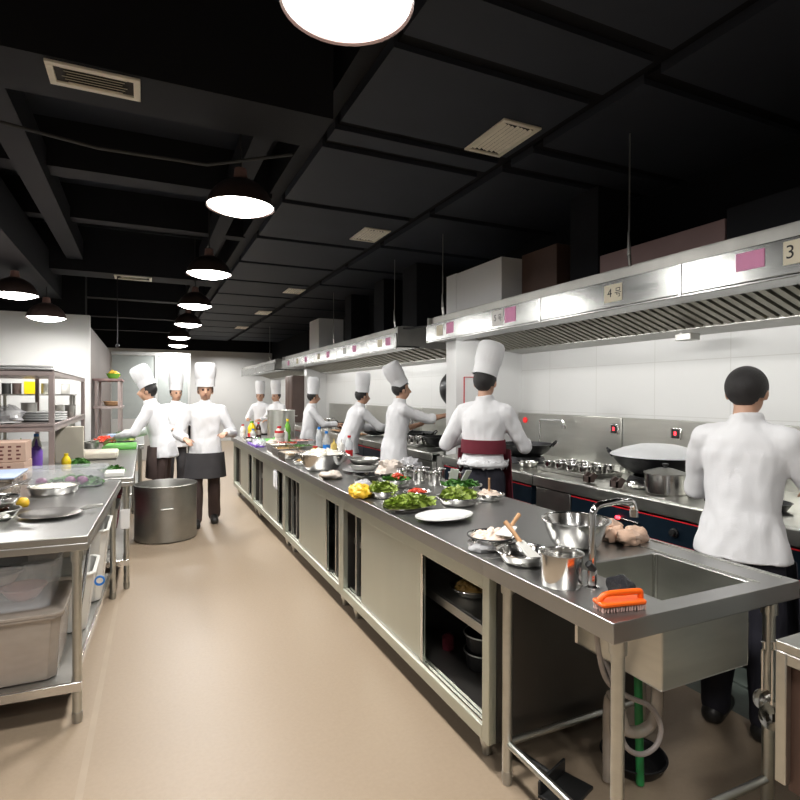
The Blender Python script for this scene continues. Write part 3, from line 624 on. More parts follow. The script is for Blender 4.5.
plate('steel oval platter under the long heap of lettuce', 1.275, 2.62, .165, sy=.62, m='steel_bright', rz=R(15), name='oval_platter', h=.02, group='steel bowls and dishes')
heap('shredded_lettuce', 'long heap of light green shredded lettuce on the oval platter', 'lettuce', 'lettuce', 1.275, 2.625, ZT+.018, .135, .05, 260, .030, sy=.62, seed=5, leafy=True)
bowl('steel bowl of green leaves behind the empty white plate', 1.57, 2.62, .118, .045, base=.7)
heap('green_leaves', 'green leaves heaped in the steel bowl behind the white plate', 'leaves', 'lettuce', 1.57, 2.62, ZT+.04, .10, .045, 200, .027, seed=6, leafy=True)
bowl('wide steel bowl at the back holding leaves and white tags', 1.775, 2.93, .125, .05, base=.65)
heap('mixed_leaves', 'dark green leaves in the wide back bowl under white tags', 'leaves', 'herb', 1.775, 2.93, ZT+.04, .105, .035, 150, .027, seed=16, leafy=True)
for i, (dx, dy, a, lb) in enumerate(((.02, -.03, .3, 'white paper tag leaning in the wide back bowl of leaves, nearer one'), (-.02, .05, -.4, 'white paper tag leaning in the wide back bowl of leaves, farther one'))):
    G().obox((1.775+dx, 2.93+dy, ZT+.11), (.05, .004, .075), Euler((.5, .1, a)).to_matrix()).solo('paper_tag', 'paper_white', lb, 'tag', 'tags in the back bowl')
bowl('small steel dish with pale food at the back edge, right of the leafy bowls', 1.80, 2.66, .083, .035, base=.7)
heap('pale_meat', 'pale cut meat in the small dish at the back edge', 'meat', 'pale_food', 1.80, 2.66, ZT+.03, .066, .026, 40, .014, .5, seed=7)
bar((1.80, 2.66, ZT+.05), (1.78, 2.63, ZT+.13), .006).solo('wooden_stick', 'wood', 'short wooden handle sticking up from the small dish of pale meat', 'stick')
bowl('steel bowl of lettuce beside the yellow bag', 1.27, 2.98, .085, .04, base=.7)
heap('lettuce_leaves', 'bright lettuce in the bowl beside the yellow bag', 'lettuce', 'lettuce', 1.27, 2.98, ZT+.036, .08, .05, 150, .028, seed=8, leafy=True)
bowl('steel bowl of chopped tomato behind the lettuce', 1.49, 3.28, .105, .055, base=.65)
heap('lettuce_bed', 'green leaves around the tomato in its bowl', 'leaves', 'herb', 1.49, 3.28, ZT+.045, .09, .025, 80, .026, seed=12, leafy=True)
heap('chopped_tomato', 'red chopped tomato heaped on leaves', 'tomato', 'tomato', 1.50, 3.27, ZT+.062, .05, .03, 40, .012, .7, seed=9, dome=False)
bowl('small steel bowl of red peppers between lettuce platter and leaf bowl', 1.45, 2.88, .078, .04, base=.7)
heap('red_pepper', 'sliced red pepper in the small steel bowl', 'pepper', 'tomato', 1.45, 2.88, ZT+.03, .06, .03, 70, .011, .5, seed=10, dome=False)
crumple((1.155, 3.05, ZT+.032), (.066, .09, .046), 21, .32, 40, 26).solo('yellow_bag', 'pepper_yellow', 'shiny yellow food bag at the front edge of the worktop', 'bag')
crumple((1.24, 3.22, ZT+.03), (.055, .05, .04), 25, .35).solo('pale_bag', 'wrap', 'clear lilac tinted plastic bag behind the yellow bag', 'bag')
crumple((1.21, 3.79, ZT+.024), (.085, .06, .033), 31, .4).solo('dishcloth', 'cloth_dish', 'crumpled off white dishcloth at the worktop front edge', 'cloth')
bowl('very large steel bowl full of white food, halfway along the worktop', 1.285, 4.24, .185, .135, base=.55, curve=2.)
heap('shredded_white_food', 'white shredded food heaped in the very large steel bowl', 'food', 'rice', 1.285, 4.24, ZT+.118, .178, .055, 130, .022, .4, seed=13)
plate('white plate under the two stacked pans', 1.57, 4.05, .17, group='plates on the island')
for i, (zz, lb) in enumerate(((.008, 'lower of two stacked dark steel pans on a white plate'), (.05, 'upper of two stacked dark steel pans on a white plate'))):
    bowl(lb, 1.57, 4.06, .118, .05, z=ZT+zz, base=.6, m='steel_dull', name='stacked_pan', cat='pan', group='stacked pans')
plate('round steel dish in front of the stacked pans', 1.46, 3.72, .105, m='steel_bright', group='steel bowls and dishes', h=.025)
plate('round steel dish right of the crumpled cloth', 1.36, 3.46, .085, m='steel_bright', group='steel bowls and dishes', h=.022)
places = [('first in the front row', 1.63, 3.46), ('second in the front row', 1.70, 3.36), ('third in the front row', 1.77, 3.26), ('first in the back row', 1.73, 3.60), ('second in the back row', 1.80, 3.49), ('third in the back row', 1.87, 3.38), ('last beside the leafy back bowl', 1.88, 3.18)]
for i, (lb, x, y) in enumerate(places):
    pot('small steel canister behind the tomato bowl, '+lb, x, y, .045, .085, group='small steel canisters on the island', name='canister')
for i, (x, y, lb) in enumerate(((1.66, 3.76, 'white plastic bag heaped behind the stacked dishes'), (1.83, 3.80, 'white plastic bag bunched at the back edge by the canisters'))):
    crumple((x, y, ZT+.05), (.10, .085, .07), 41+i*7, .5).solo('plastic_bag', 'wrap' if i else 'cloth_dish', lb, 'bag', 'bags on the island')

def bottle(label, x, y, h, r, mt, cap, z=ZT, fill=None, lab=None, squeeze=False, group='bottles on the island', name='bottle'):
    t = thing(name, label, 'bottle', (x, y, z), 0, group)
    if squeeze: pr = [(0, 0), (r, 0), (r, h*.58), (r*.85, h*.66), (r*.80, h*.67), (r*.80, h*.70), (r*.3, h*.76), (r*.10, h*.98), (0, h)]
    else: pr = [(0, 0), (r*.9, 0), (r, .01), (r, h*.30), (r*.90, h*.36), (r, h*.42), (r, h*.60), (r*.8, h*.72), (r*.36, h*.86), (r*.36, h*.90), (0, h*.90)]
    G().lathe(pr, 22).part('body', mt, t)
    if fill: G().lathe([(0, .004), (r*.93, .004), (r*.93, h*fill[1]), (0, h*fill[1])], 20).part('contents', fill[0], t)
    if lab: G().lathe([(r*1.02, h*lab[1]), (r*1.03, h*lab[1]), (r*1.03, h*lab[2]), (r*1.02, h*lab[2])], 22).part('wrap_label', lab[0], t)
    if cap: G().lathe([(0, 0), (r*.46, 0), (r*.46, h*.10), (0, h*.10)], 16, c=(0, 0, h*.885)).part('cap', cap, t)
    return t
bottle('clear bottle with red cap and red label, rightmost of the bottles behind the big bowl', 1.787, 5.02, .215, .036, 'bottle_glass', 'red_plastic', lab=('red_plastic', .08, .34))
bottle('squeeze bottle of pale sauce beside the red capped bottle', 1.775, 5.22, .165, .034, 'white_plastic', None, squeeze=True, fill=None, lab=('pepper_yellow', .02, .10))
bottle('squeeze bottle of amber sauce left of the pale one', 1.725, 5.30, .165, .033, 'sauce_oil', None, squeeze=True)
bottle('clear bottle with blue cap and blue label behind the big bowl', 1.685, 5.42, .235, .036, 'bottle_glass', 'blue', lab=('blue', .05, .40))
bottle('clear bottle with blue cap, farther left behind the blue labelled one', 1.75, 5.90, .25, .038, 'bottle_glass', 'blue')
bottle('jar with bright red lid among steel trays', 1.46, 5.05, .12, .05, 'sauce_oil', 'red_plastic', name='jar', group='jars on the island')
bottle('sauce jar with red cap on the far part of the worktop', 1.49, 6.72, .22, .055, 'cloth_dish', 'red_plastic', lab=('red_plastic', .62, .74), name='jar', group='jars on the island')
bottle('white bottle beside the red capped sauce jar', 1.57, 6.75, .20, .035, 'white_plastic', None, squeeze=True)
bottle('green oil bottle with pointed top on the far part of the worktop', 1.64, 6.92, .30, .038, 'green_bottle', 'yellow_plastic')
# steel trays and tubs in the middle distance
k = 0
for x, y, w, d, h, lb in ((1.24, 5.0, .22, .26, .075, 'deep steel tray at the front edge beyond the big bowl'), (1.24, 5.32, .20, .24, .085, 'deep steel tray second beyond the big bowl'), (1.47, 5.55, .22, .26, .08, 'deep steel tray in the middle of the worktop beyond the big bowl'), (1.27, 5.68, .22, .26, .09, 'deep steel tray before the plastic bag'), (1.65, 6.2, .22, .3, .08, 'deep steel tray at the back before the green bottle'), (1.45, 6.15, .2, .28, .06, 'low steel tray in the middle before the sauce jar')):
    t = thing('food_tray', lb, 'tray', (x, y, ZT), 0, 'steel food trays on the worktop')
    w /= 2; d /= 2
    G().box((-w, -d, 0), (w, d, .004)).box((-w, -d, 0), (-w+.004, d, h)).box((w-.004, -d, 0), (w, d, h)).box((-w, -d, 0), (w, -d+.004, h)).box((-w, d-.004, 0), (w, d, h)).part('pan', 'steel_bright', t, bev=.002)
    G().box((-w-.012, -d-.012, h), (w+.012, -d+.004, h+.004)).box((-w-.012, d-.004, h), (w+.012, d+.012, h+.004)).box((-w-.012, -d, h), (-w+.004, d, h+.004)).box((w-.004, -d, h), (w+.012, d, h+.004)).part('rim', 'steel_bright', t)
    mt = ('pale_food', 'brown_food', 'herb', 'rice', 'pink_meat', 'tomato')[k]; k += 1
    heap('tray_food', ('pale food', 'brown food', 'dark green herbs', 'white food', 'pink meat', 'red pepper')[k-1]+' filling the '+lb, 'food', mt, x, y, ZT+h*.6, w*.92, .03, 40, .018, .5, sy=d/w, seed=50+k)
bowl('steel bowl beside the big bowl, towards the bottles', 1.56, 4.72, .12, .06, base=.6)
bowl('wide dark pan behind the steel trays', 1.74, 5.55, .13, .05, base=.6, m='steel_dull')
bowl('small steel bowl at the front edge left of the big bowl', 1.22, 4.62, .075, .04, base=.6)
heap('orange_food', 'orange brown food in the small front bowl left of the big bowl', 'food', 'brown_food', 1.22, 4.62, ZT+.034, .06, .02, 24, .014, .5, seed=71)
crumple((1.22, 6.55, ZT+.035), (.085, .20, .05), 61, .3).solo('vegetable_bag', 'wrap', 'long white plastic bag at the front edge of the far worktop', 'bag', 'bags on the island')
G().box((1.13, 6.35, ZT), (1.16, 6.85, ZT+.03)).box((1.16, 6.35, ZT), (1.24, 6.8, ZT+.012)).solo('purple_packet', 'purple', 'flat purple packet under the long white bag', 'packet', bev=.006)
crumple((1.36, 6.42, ZT+.03), (.08, .13, .045), 66, .4).solo('white_towel', 'cloth_dish', 'white towel heaped beside the long white bag', 'cloth')
pot('tall two handled stock pot near the far end of the worktop', 1.70, 7.55, .185, .385, handles=1, group='stock pots', name='stock_pot', m='steel')
bottle('yellow tub with red band among the far bottles', 1.34, 7.75, .24, .055, 'yellow_plastic', 'green_bottle', lab=('red_plastic', .1, .3), name='tub', group='far bottles')
bottle('white bottle left of the yellow tub at the far end', 1.24, 7.88, .19, .04, 'white_plastic', 'red_plastic', group='far bottles')
bottle('orange brown sauce bottle right of the yellow tub', 1.44, 7.8, .22, .036, 'sauce_dark', 'red_plastic', lab=('cloth_dish', .2, .5), group='far bottles')
bottle('short clear bottle before the yellow tub', 1.30, 7.42, .15, .04, 'bottle_glass', 'blue', group='far bottles')
G().box((1.30, 7.0, ZT), (1.56, 7.34, ZT+.022)).solo('chopping_board', 'green_plastic', 'small green chopping board on the far worktop before the stock pot', 'chopping board', bev=.004)
bowl('steel bowl at the front edge near the far end of the worktop', 1.24, 7.2, .10, .05, base=.6)
bowl('steel bowl next to the small green board', 1.62, 7.22, .10, .05, base=.6)
t = thing('hanging_towel', 'white cloth hanging over the door of the third cabinet', 'cloth', (1.155, 5.38, .5))
G().box((.0, -.06, 0), (.008, .06, .19)).part('front_flap', 'cloth_white', t, bev=.003); G().box((-.012, -.03, .02), (.0, .05, .17)).part('fold', 'cloth_white', t, bev=.004)

# inside the nearest cabinet
bowl('steel dish of golden food on the shelf inside the nearest cabinet', 1.40, 2.20, .105, .035, z=.486, base=.7)
heap('golden_food', 'golden brown food in the dish on the cabinet shelf', 'food', 'brown_food', 1.40, 2.20, .512, .085, .03, 50, .018, .6, seed=80)
for i, (z, lb) in enumerate(((.166, 'lower of two black pots stacked in the nearest cabinet'), (.246, 'upper of two black pots stacked in the nearest cabinet'))):
    bowl(lb, 1.42, 2.14, .085, .076, z=z, base=.86, m='iron', name='black_pot', cat='pot', group='black pots in the cabinet', rim='steel_dull')
G().lathe([(0, 0), (.03, 0), (.03, .06), (.012, .075), (0, .075)], 16, c=(1.36, 2.36, .166)).solo('red_jar', 'burgundy', 'small dark red jar on the floor of the nearest cabinet', 'jar')

# under the sink
t = thing('supply_hose', 'looped grey supply hose hanging under the sink', 'hose', (1.3, 1.3, 0))
G().tube(smooth([(1.29, 1.31, .76), (1.30, 1.31, .62), (1.35, 1.32, .50), (1.44, 1.32, .43), (1.53, 1.31, .38), (1.57, 1.30, .31), (1.55, 1.30, .25), (1.49, 1.31, .23), (1.43, 1.32, .27), (1.42, 1.34, .35), (1.45, 1.40, .46), (1.46, 1.53, .60), (1.46, 1.56, .755)]), .0085, 10).part('hose', 'hose', t, True)
G().tube([(1.63, 1.435, .01), (1.60, 1.425, .54)], .0145, 12).solo('green_pipe', 'green_pipe', 'bright green pipe standing under the sink', 'pipe')
bowl('black round wok pan lying on the floor under the sink', 1.695, 1.525, .115, .05, z=.0, base=.75, m='iron', name='black_pan', cat='pan', group='pans on the floor', rim='iron')
t = thing('dustpan', 'dark metal dustpan on the floor behind the sink leg', 'dustpan', (1.36, 1.52, 0), R(20))
G().box((-.09, -.06, 0), (.09, .06, .012)).box((-.09, .05, .012), (.09, .06, .06)).part('pan', 'black_plastic', t, bev=.003); bar((0, .055, .04), (.0, .2, .06), .01).part('handle', 'black_plastic', t)
def ladle(label, x, y, z, ln, r, slot):
    t = thing('hanging_skimmer', label, 'utensil', (x, y, z), R(-30), 'utensils hanging on the sink table')
    G().tube([(0, 0, -.005), (0, -.012, .0), (0, -.012, -.02), (0, 0, -.03), (0, 0, -ln)], .0045, 8).part('handle', 'steel_bright', t)
    b = G().lathe([(0, -.008), (r*.6, -.004), (r, .006), (r, .008), (r*.6, -.001), (0, -.005)], 26, c=(0, 0, -ln-r*.8), rot=Matrix.Rotation(R(78), 3, 'X')).part('bowl', 'steel_bright', t)
    for k in range(slot): G().box((-.022+k*.018, -.012, -ln-r*1.1), (-.014+k*.018, -.0105, -ln-r*.55)).part('slot', 'vent_dark', b)
ladle('slotted steel skimmer hanging from the right end of the sink table', 1.765, 1.058, .66, .20, .042, 3)
ladle('plain steel ladle hanging behind the slotted skimmer', 1.785, 1.10, .64, .16, .032, 0)
# neighbouring unit cut by the right edge
t = thing('steel_stand', 'stainless stand with brown panel at the lower right edge, cut by the picture', 'stand', (1.75, .75, 0))
G().box((1.455, .30, .775), (2.1, .865, .80)).box((1.455, .838, .44), (1.478, .865, .775)).box((1.455, .30, .745), (1.478, .838, .775)).box((2.075, .838, 0), (2.1, .865, .775)).part('frame', 'steel', t, True, .003)
G().box((1.482, .30, .42), (1.492, .845, .745)).part('panel', 'brown_board', t, True)
G().box((1.50, .30, 0), (1.53, .80, .43)).box((1.53, .30, 0), (2.07, .80, .40)).part('lower_box', 'rusty_white', t, True, .004, label='white painted box with rust stains')
# ------------------------------------------------------------------ things on the ranges
def wok(label, x, y, z, r, h, m='iron', rz=0., handles=True, name='wok', group='woks'):
    t = thing(name, label, 'wok', (x, y, z), rz, group)
    pr = [(0, 0)] + [(r*math.sin(a), h*(1-math.cos(a))/(1-math.cos(1.25))*1.) for a in [1.25*k/8 for k in range(1, 9)]]
    s_ = r/(pr[-1][0]); pr = [(p[0]*s_, p[1]) for p in pr]
    G().lathe(pr + [(r+.004, h+.002)] + [(max(p[0]-.004, 0.001), p[1]+.003) for p in reversed(pr[1:])] + [(0, .004)], 40).part('bowl', m, t)
    for s_ in ((-1, 1) if handles else ()):
        G().tube([(s_*(r-.01), -.04, h-.015), (s_*(r+.022), -.034, h+.022), (s_*(r+.032), 0, h+.035), (s_*(r+.022), .034, h+.022), (s_*(r-.01), .04, h-.015)], .008, 8).part('handle', m, t)
    return t
def burner(label, x, y, r=.16):
    t = thing('wok_ring', label, 'burner', (x, y, .831), 0, 'wok rings on the ranges')
    G().lathe([(r, 0), (r+.02, 0), (r-.01, .05), (r-.03, .05)], 32).part('ring', 'iron', t)
burner('cast wok ring under the black two handled wok', 3.06, 3.95); burner('cast wok ring under the big lidded wok', 3.12, 2.62, .18)
wok('large black wok with two loop handles on the range by the pier', 3.06, 3.95, .865, .235, .125, rz=R(-58))
wok('huge black wok covered by a steel lid, on the near range', 3.12, 2.62, .865, .29, .15, rz=R(-55))
t = thing('wok_cover', 'wide domed steel lid covering the huge black wok', 'lid', (3.12, 2.62, 1.024))
G().lathe([(0, .075), (.12, .066), (.22, .04), (.295, .006), (.305, -.002), (.30, -.004), (.22, .032), (0, .068)], 44).part('dome', 'frosted_lid', t)
pot('round steel pot with lid in front of the huge wok', 2.85, 2.34, .115, .115, z=.831, lid='steel_dull', group='pots on the ranges')
t = thing('canister_tray', 'steel tray holding the seasoning canisters on the range', 'tray', (2.98, 3.22, .831))
G().box((-.17, -.27, 0), (.17, .27, .006)).box((-.17, -.27, 0), (-.164, .27, .03)).box((.164, -.27, 0), (.17, .27, .03)).box((-.17, -.27, 0), (.17, -.264, .03)).box((-.17, .264, 0), (.17, .27, .03)).part('tray', 'steel_dull', t, bev=.002)
for i in range(3):
    for j in range(4):
        pot('seasoning canister on the range tray, %s row from the front, %s from the near end' % (('first', 'second', 'third')[i], ('first', 'second', 'third', 'fourth')[j]), 2.87+i*.11, 3.03+j*.125, .045, .065, z=.838, group='seasoning canisters on the tray', name='canister')
for i, (z, lb) in enumerate(((.831, 'lower of two round tins stacked beside the huge wok'), (.911, 'upper of two round tins stacked beside the huge wok'))):
    pot(lb, 3.36, 3.10, .05, .075, z=z, group='stacked tins', name='round_tin', m='steel')
for i, (y, lb) in enumerate(((2.86, 'brown metal bracket on the range edge nearer the canister tray'), (2.62, 'brown metal bracket on the range edge beside the lidded pot'))):
    g = G().prism([(2.72, .83), (2.76, .83), (2.80, .875), (2.76, .895), (2.72, .87)], 'y', y-.03, y-.02).prism([(2.72, .83), (2.76, .83), (2.80, .875), (2.76, .895), (2.72, .87)], 'y', y+.02, y+.03).box((2.72, y-.03, .83), (2.73, y+.03, .87))
    g.solo('wok_bracket', 'fridge_brown', lb, 'bracket', 'brackets on the range edge')
crumple((2.84, 2.52, .855), (.07, .07, .035), 91, .3).solo('foil_packet', 'steel_bright', 'crumpled foil on the range edge between bracket and lidded pot', 'foil')
t = thing('frying_pan', 'small dark pan with long handle on the range beside the blurred chef', 'pan', (2.92, 1.80, .831), R(160))
G().lathe([(0, 0), (.10, 0), (.125, .04), (.129, .04), (.104, -.0), (0, -.002)][:4] + [(.122, .04), (.098, .005), (0, .005)], 32).part('pan', 'iron', t); G().tube([(.12, 0, .035), (.20, 0, .05), (.32, 0, .055)], [.008, .010, .011], 10).part('handle', 'black_plastic', t)
wok('black wok by the pier behind the red belted chef', 2.98, 4.55, .84, .19, .10, rz=R(40))
bowl('shallow steel pan on the range left of the big black wok', 3.28, 4.38, .13, .06, z=.831, base=.6)
bowl('steel bowl on the range front beside the big black wok', 2.84, 3.64, .075, .045, z=.831, base=.6)
bowl('second steel bowl on the range front, towards the pier', 2.83, 4.22, .075, .045, z=.831, base=.6)
ck = 0
for y, x, kind, lb in ((5.35, 3.0, 'w', 'black wok just beyond the pier'), (6.1, 3.08, 'w', 'black wok on the range beside the reaching chef'), (7.3, 3.0, 'w', 'black wok on the middle range'), (8.5, 3.0, 'w', 'black wok before the leaning chef'), (9.9, 3.0, 'w', 'black wok on the farthest range')):
    wok(lb, x, y, .835, .23, .12, rz=R(-60))
t = thing('canister_tray', 'steel tray of canisters on the range before the reaching chef', 'tray', (2.88, 5.72, .831))
G().box((-.14, -.24, 0), (.14, .24, .02)).part('tray', 'steel_dull', t, bev=.002)
for i in range(2):
    for j in range(3): pot('canister on the tray before the reaching chef, %s row, %s from the near end' % (('front', 'back')[i], ('first', 'second', 'third')[j]), 2.83+i*.12, 5.56+j*.15, .05, .08, z=.852, group='canisters before the reaching chef', name='canister')
pot('steel pot on the middle range', 2.9, 7.9, .13, .16, z=.831, group='pots on the ranges')
pot('steel pot on the farthest range', 2.9, 9.3, .13, .16, z=.831, group='pots on the ranges')
pot('tall steel pot behind the reaching chef', 3.3, 6.75, .12, .25, z=.831, group='pots on the ranges')
G().box((2.74, 7.35, .84), (2.9, 8.6, .855)).solo('wooden_plank', 'wood', 'long light wooden board on the edge of the middle range', 'board', bev=.003)
t = thing('hanging_wok', 'black wok hanging on the white wall beyond the pier', 'wok', (WX-.02, 6.25, 1.50))
q = Matrix.Rotation(-math.pi/2, 3, 'Y')
G().lathe([(0, .13), (.08, .122), (.16, .085), (.215, .03), (.235, 0), (.23, 0), (.21, .03), (.155, .08), (0, .125)], 40, rot=q).part('bowl', 'iron', t)
G().tube([(-.01, 0, .22), (-.03, 0, .27), (-.01, 0, .29)], .007, 8).part('loop', 'iron', t)
G().box((2.828, 4.86, 1.02), (2.84, 4.93, 1.10)).solo('power_socket', 'white_plastic', 'white wall socket on the side of the white pier', 'socket', bev=.003)
t = thing('red_pipe', 'thin dark red pipe bent along the face of the white pier', 'pipe', (2.95, 4.78, 1.4))
G().tube([(2.93, 4.782, 1.20), (2.93, 4.782, 1.60), (3.17, 4.782, 1.60)], .006, 8).part('pipe', 'red_line', t, True)

# ------------------------------------------------------------------ left prep tables
def prep(label, x0, x1, y0, y1, shelf_z, brace):
    t = thing('prep_table', label, 'table', ((x0+x1)/2, (y0+y1)/2, 0), 0, 'stainless prep tables on the left')
    G().box((x0, y0, T-.03), (x1, y1, T)).box((x0, y0, T-.062), (x1, y0+.015, T-.03)).box((x1-.015, y0+.015, T-.062), (x1, y1, T-.03)).box((x0, y1-.015, T-.062), (x1-.015, y1, T-.03)).part('worktop', 'steel_top', t, True, .003)
    for x in (x1-.048, x0+.05):
        for y in (y0+.05, y1-.06):
            lg = G().tube([(x, y, .04), (x, y, T-.03)], .0185, 18).part('leg', 'steel', t, True)
            G().lathe([(.019, 0), (.025, 0), (.025, .085), (.019, .085)], 18, c=(x, y, T-.117)).part('leg_collar', 'steel', lg, True)
            G().lathe([(0, 0), (.019, 0), (.021, .02), (.021, .045), (0, .045)], 16, c=(x, y, 0)).part('foot', 'steel_dull', lg, True)
    G().box((x0+.03, y0+.04, shelf_z), (x1-.065, y1-.05, shelf_z+.012)).part('undershelf', 'steel_dull', t, True)
    G().box((x0+.03, y0+.03, shelf_z-.028), (x1-.03, y0+.045, shelf_z+.014)).box((x1-.075, y0+.05, shelf_z-.028), (x1-.06, y1-.05, shelf_z+.014)).part('shelf_rail', 'steel_bright', t, True, .003)
    if brace:
        t.rotation_euler.z = R(-2.4); t.location.x += .035; t.location.y += .027
    if brace: G().tube([(x1-.05, y0+.12, .40), (x1-.02, y0+.45, T-.06)], .008, 10).part('brace', 'steel_bright', t, True)
    return t
prep('nearest stainless prep table on the left, crates on its undershelf', -1.55, -.221, 2.69, 4.35, .165, True)
prep('second stainless prep table on the left, carrying the rack and green board', -1.55, -.075, 4.43, 7.30, .2, False)
prep('third stainless prep table on the left, far end of the row', -1.55, -.01, 7.34, 9.6, .2, False)
# crates and tubs below
def crate(label, x0, y0, x1, y1, z, h, m, name='storage_crate', group='crates under the prep table', t_=.006, lid=None, cat='crate', taper=.02):
    t = thing(name, label, cat, ((x0+x1)/2, (y0+y1)/2, z), 0, group); w, d = (x1-x0)/2, (y1-y0)/2
    def ring(k, zz): a, b = w-k, d-k; c_ = .03; return [(-a+c_, -b, zz), (a-c_, -b, zz), (a, -b+c_, zz), (a, b-c_, zz), (a-c_, b, zz), (-a+c_, b, zz), (-a, b-c_, zz), (-a, -b+c_, zz)]
    rs = [ring(taper, 0), ring(0, h), ring(-.012, h), ring(-.012, h+.012), ring(t_, h+.012), ring(taper+t_, t_)]
    g = G(); vs = [p for r_ in rs for p in r_]; fs = [tuple(range(7, -1, -1)), tuple(range(40, 48))]
    for i in range(5):
        for k2 in range(8): fs.append((i*8+k2, i*8+(k2+1) % 8, (i+1)*8+(k2+1) % 8, (i+1)*8+k2))
    g.add(vs, fs).part('tub', m, t, bev=.003)
    if lid: G().prism([(p[0], p[1]) for p in ring(-.016, 0)], 'z', h+.013, h+.028).part('lid', lid, t, bev=.004)
    return t
cr_ = crate('large milky white food box with lid on the near undershelf', -.98, 2.78, -.335, 3.22, .18, .27, 'milky', lid='milky', name='food_box')
heap('box_contents', 'pale contents seen through the large milky food box', 'food', 'pink_rim', -.66, 3.0, .19, .25, .17, 60, .06, .6, sy=.7, seed=101)
crate('clear box of pinkish bowls standing on the milky food box', -.96, 2.80, -.36, 3.2, .485, .19, 'clear', name='clear_box')
for i, (x, y, z, lb) in enumerate(((-.50, 2.98, .49, 'pink bowl in the clear box, nearest the table leg'), (-.68, 2.95, .49, 'pink bowl in the middle of the clear box'), (-.85, 3.0, .49, 'pink bowl at the left end of the clear box'), (-.60, 3.04, .55, 'white bowl lying on the pink bowls in the clear box'))):
    bowl(lb, x, y, .085, .055, z=z, base=.5, m='pink_rim' if i < 3 else 'porcelain', name='melamine_bowl', group='bowls in the clear box')
crate('tall white plastic tub under the near table, farther of the two tubs', -.62, 3.70, -.205, 4.15, .18, .42, 'white_plastic', name='white_tub', cat='tub', group='white tubs under the near table', taper=.04)
tb = crate('low white plastic tub with blue clip under the near table', -.60, 3.26, -.245, 3.62, .18, .30, 'white_plastic', name='white_tub', cat='tub', group='white tubs under the near table', taper=.04)
G().lathe([(.018, 0), (.026, 0), (.026, .015), (.018, .015)], 20, rot=Matrix.Rotation(R(90), 3, 'X'), c=(-.225, 3.42, .40)).part('clip', 'blue', tb, True, label='bright blue clip')
for i, (y, m_, lb) in enumerate(((4.8, 'white_plastic', 'white tub under the second table, nearest'), (5.5, 'burgundy', 'dark red crate under the second table'), (6.2, 'white_plastic', 'white tub under the second table, farthest'))):
    crate(lb, -.62, y, -.20, y+.5, .213, .30, m_, name='white_tub' if m_ != 'burgundy' else 'red_crate', cat='tub', group='tubs under the second table', taper=.03)
t = thing('hanging_cloth_strip', 'white paper hanging between the two prep tables', 'paper', (-.13, 4.42, .45)); G().box((-.03, -.004, 0), (.03, .004, .14)).part('sheet', 'paper_white', t, bev=.002)
# on the nearest table
t = thing('pan_cover', 'thin dark pan lid lying on the nearest prep table, handle pointing right', 'lid', (-.42, 3.2, ZT+.018), R(10))
G().lathe([(0, .012), (.09, .010), (.135, .001), (.138, -.002), (.135, -.003), (.09, .005), (0, .007)], 40).part('lid', 'dark_steel', t); G().lathe([(0, -.018), (.055, -.018), (.055, -.010), (.03, -.004), (.03, .006), (0, .006)], 24).part('knob_base', 'steel_dull', t)
G().tube([(.12, 0, 0), (.16, 0, .01), (.225, 0, .012)], [.006, .012, .008], 10).part('handle', 'steel_dull', t)
bowl('shallow steel dish of white food on the nearest prep table', -.505, 3.93, .135, .045, base=.85, m='steel_bright')
heap('white_flour', 'white flour levelled in the shallow steel dish', 'flour', 'rice', -.505, 3.93, ZT+.040, .128, .016, 30, .012, .3, seed=110)
crate('clear rectangular tub of greens and purple onions on the nearest table', -.68, 4.06, -.235, 4.32, ZT, .115, 'clear', name='clear_tub', cat='tub', group='clear tubs on the prep table')
heap('chopped_greens', 'chopped dark greens in the clear rectangular tub', 'vegetables', 'herb', -.42, 4.19, ZT+.008, .17, .05, 200, .028, sy=.55, seed=112, leafy=True)
for i, (x, y, lb) in enumerate(((-.37, 4.13, 'purple onion at the front of the clear tub'), (-.60, 4.15, 'purple onion at the left end of the clear tub'), (-.44, 4.14, 'purple onion in the middle of the clear tub'))):
    G().ell((x, y, ZT+.04), (.034, .034, .030)).solo('purple_onion', 'purple_veg', lb, 'onion', 'onions in the clear tub')
bt = crate('pale blue rimmed tub at the left edge of the nearest table', -1.05, 3.50, -.64, 3.86, ZT, .14, 'milky', name='blue_rimmed_tub', cat='tub', group='clear tubs on the prep table')
G().box((-1.065, 3.485, ZT+.153), (-.625, 3.875, ZT+.165)).part('lid', 'blue_lid', bt, True, bev=.005, label='pale blue lid')
bowl('dark steel pan at the left edge of the nearest table, lower of two', -.66, 3.22, .105, .045, base=.7, m='steel', name='table_pan', cat='pan', group='pans at the left edge')
bowl('steel pan at the left edge, resting on the other pan', -.665, 3.225, .105, .055, z=ZT+.048, base=.6, m='steel_bright', name='table_pan', cat='pan', group='pans at the left edge')
heap('dark_sauce', 'dark food in the lower pan at the left edge', 'food', 'sauce_dark', -.66, 3.22, ZT+.03, .085, .012, 20, .014, .4, seed=115)
G().obox((-.66, 3.27, ZT+.13), (.30, .05, .006), Euler((0, -.28, .35)).to_matrix()).solo('flat_spatula', 'steel_bright', 'long flat steel spatula laid across the pans at the left edge', 'spatula', bev=.002)
crumple((-.585, 3.46, ZT+.03), (.03, .03, .03), 118, .2).solo('yellow_fruit', 'pepper_yellow', 'small yellow fruit piece behind the left edge pans', 'fruit')
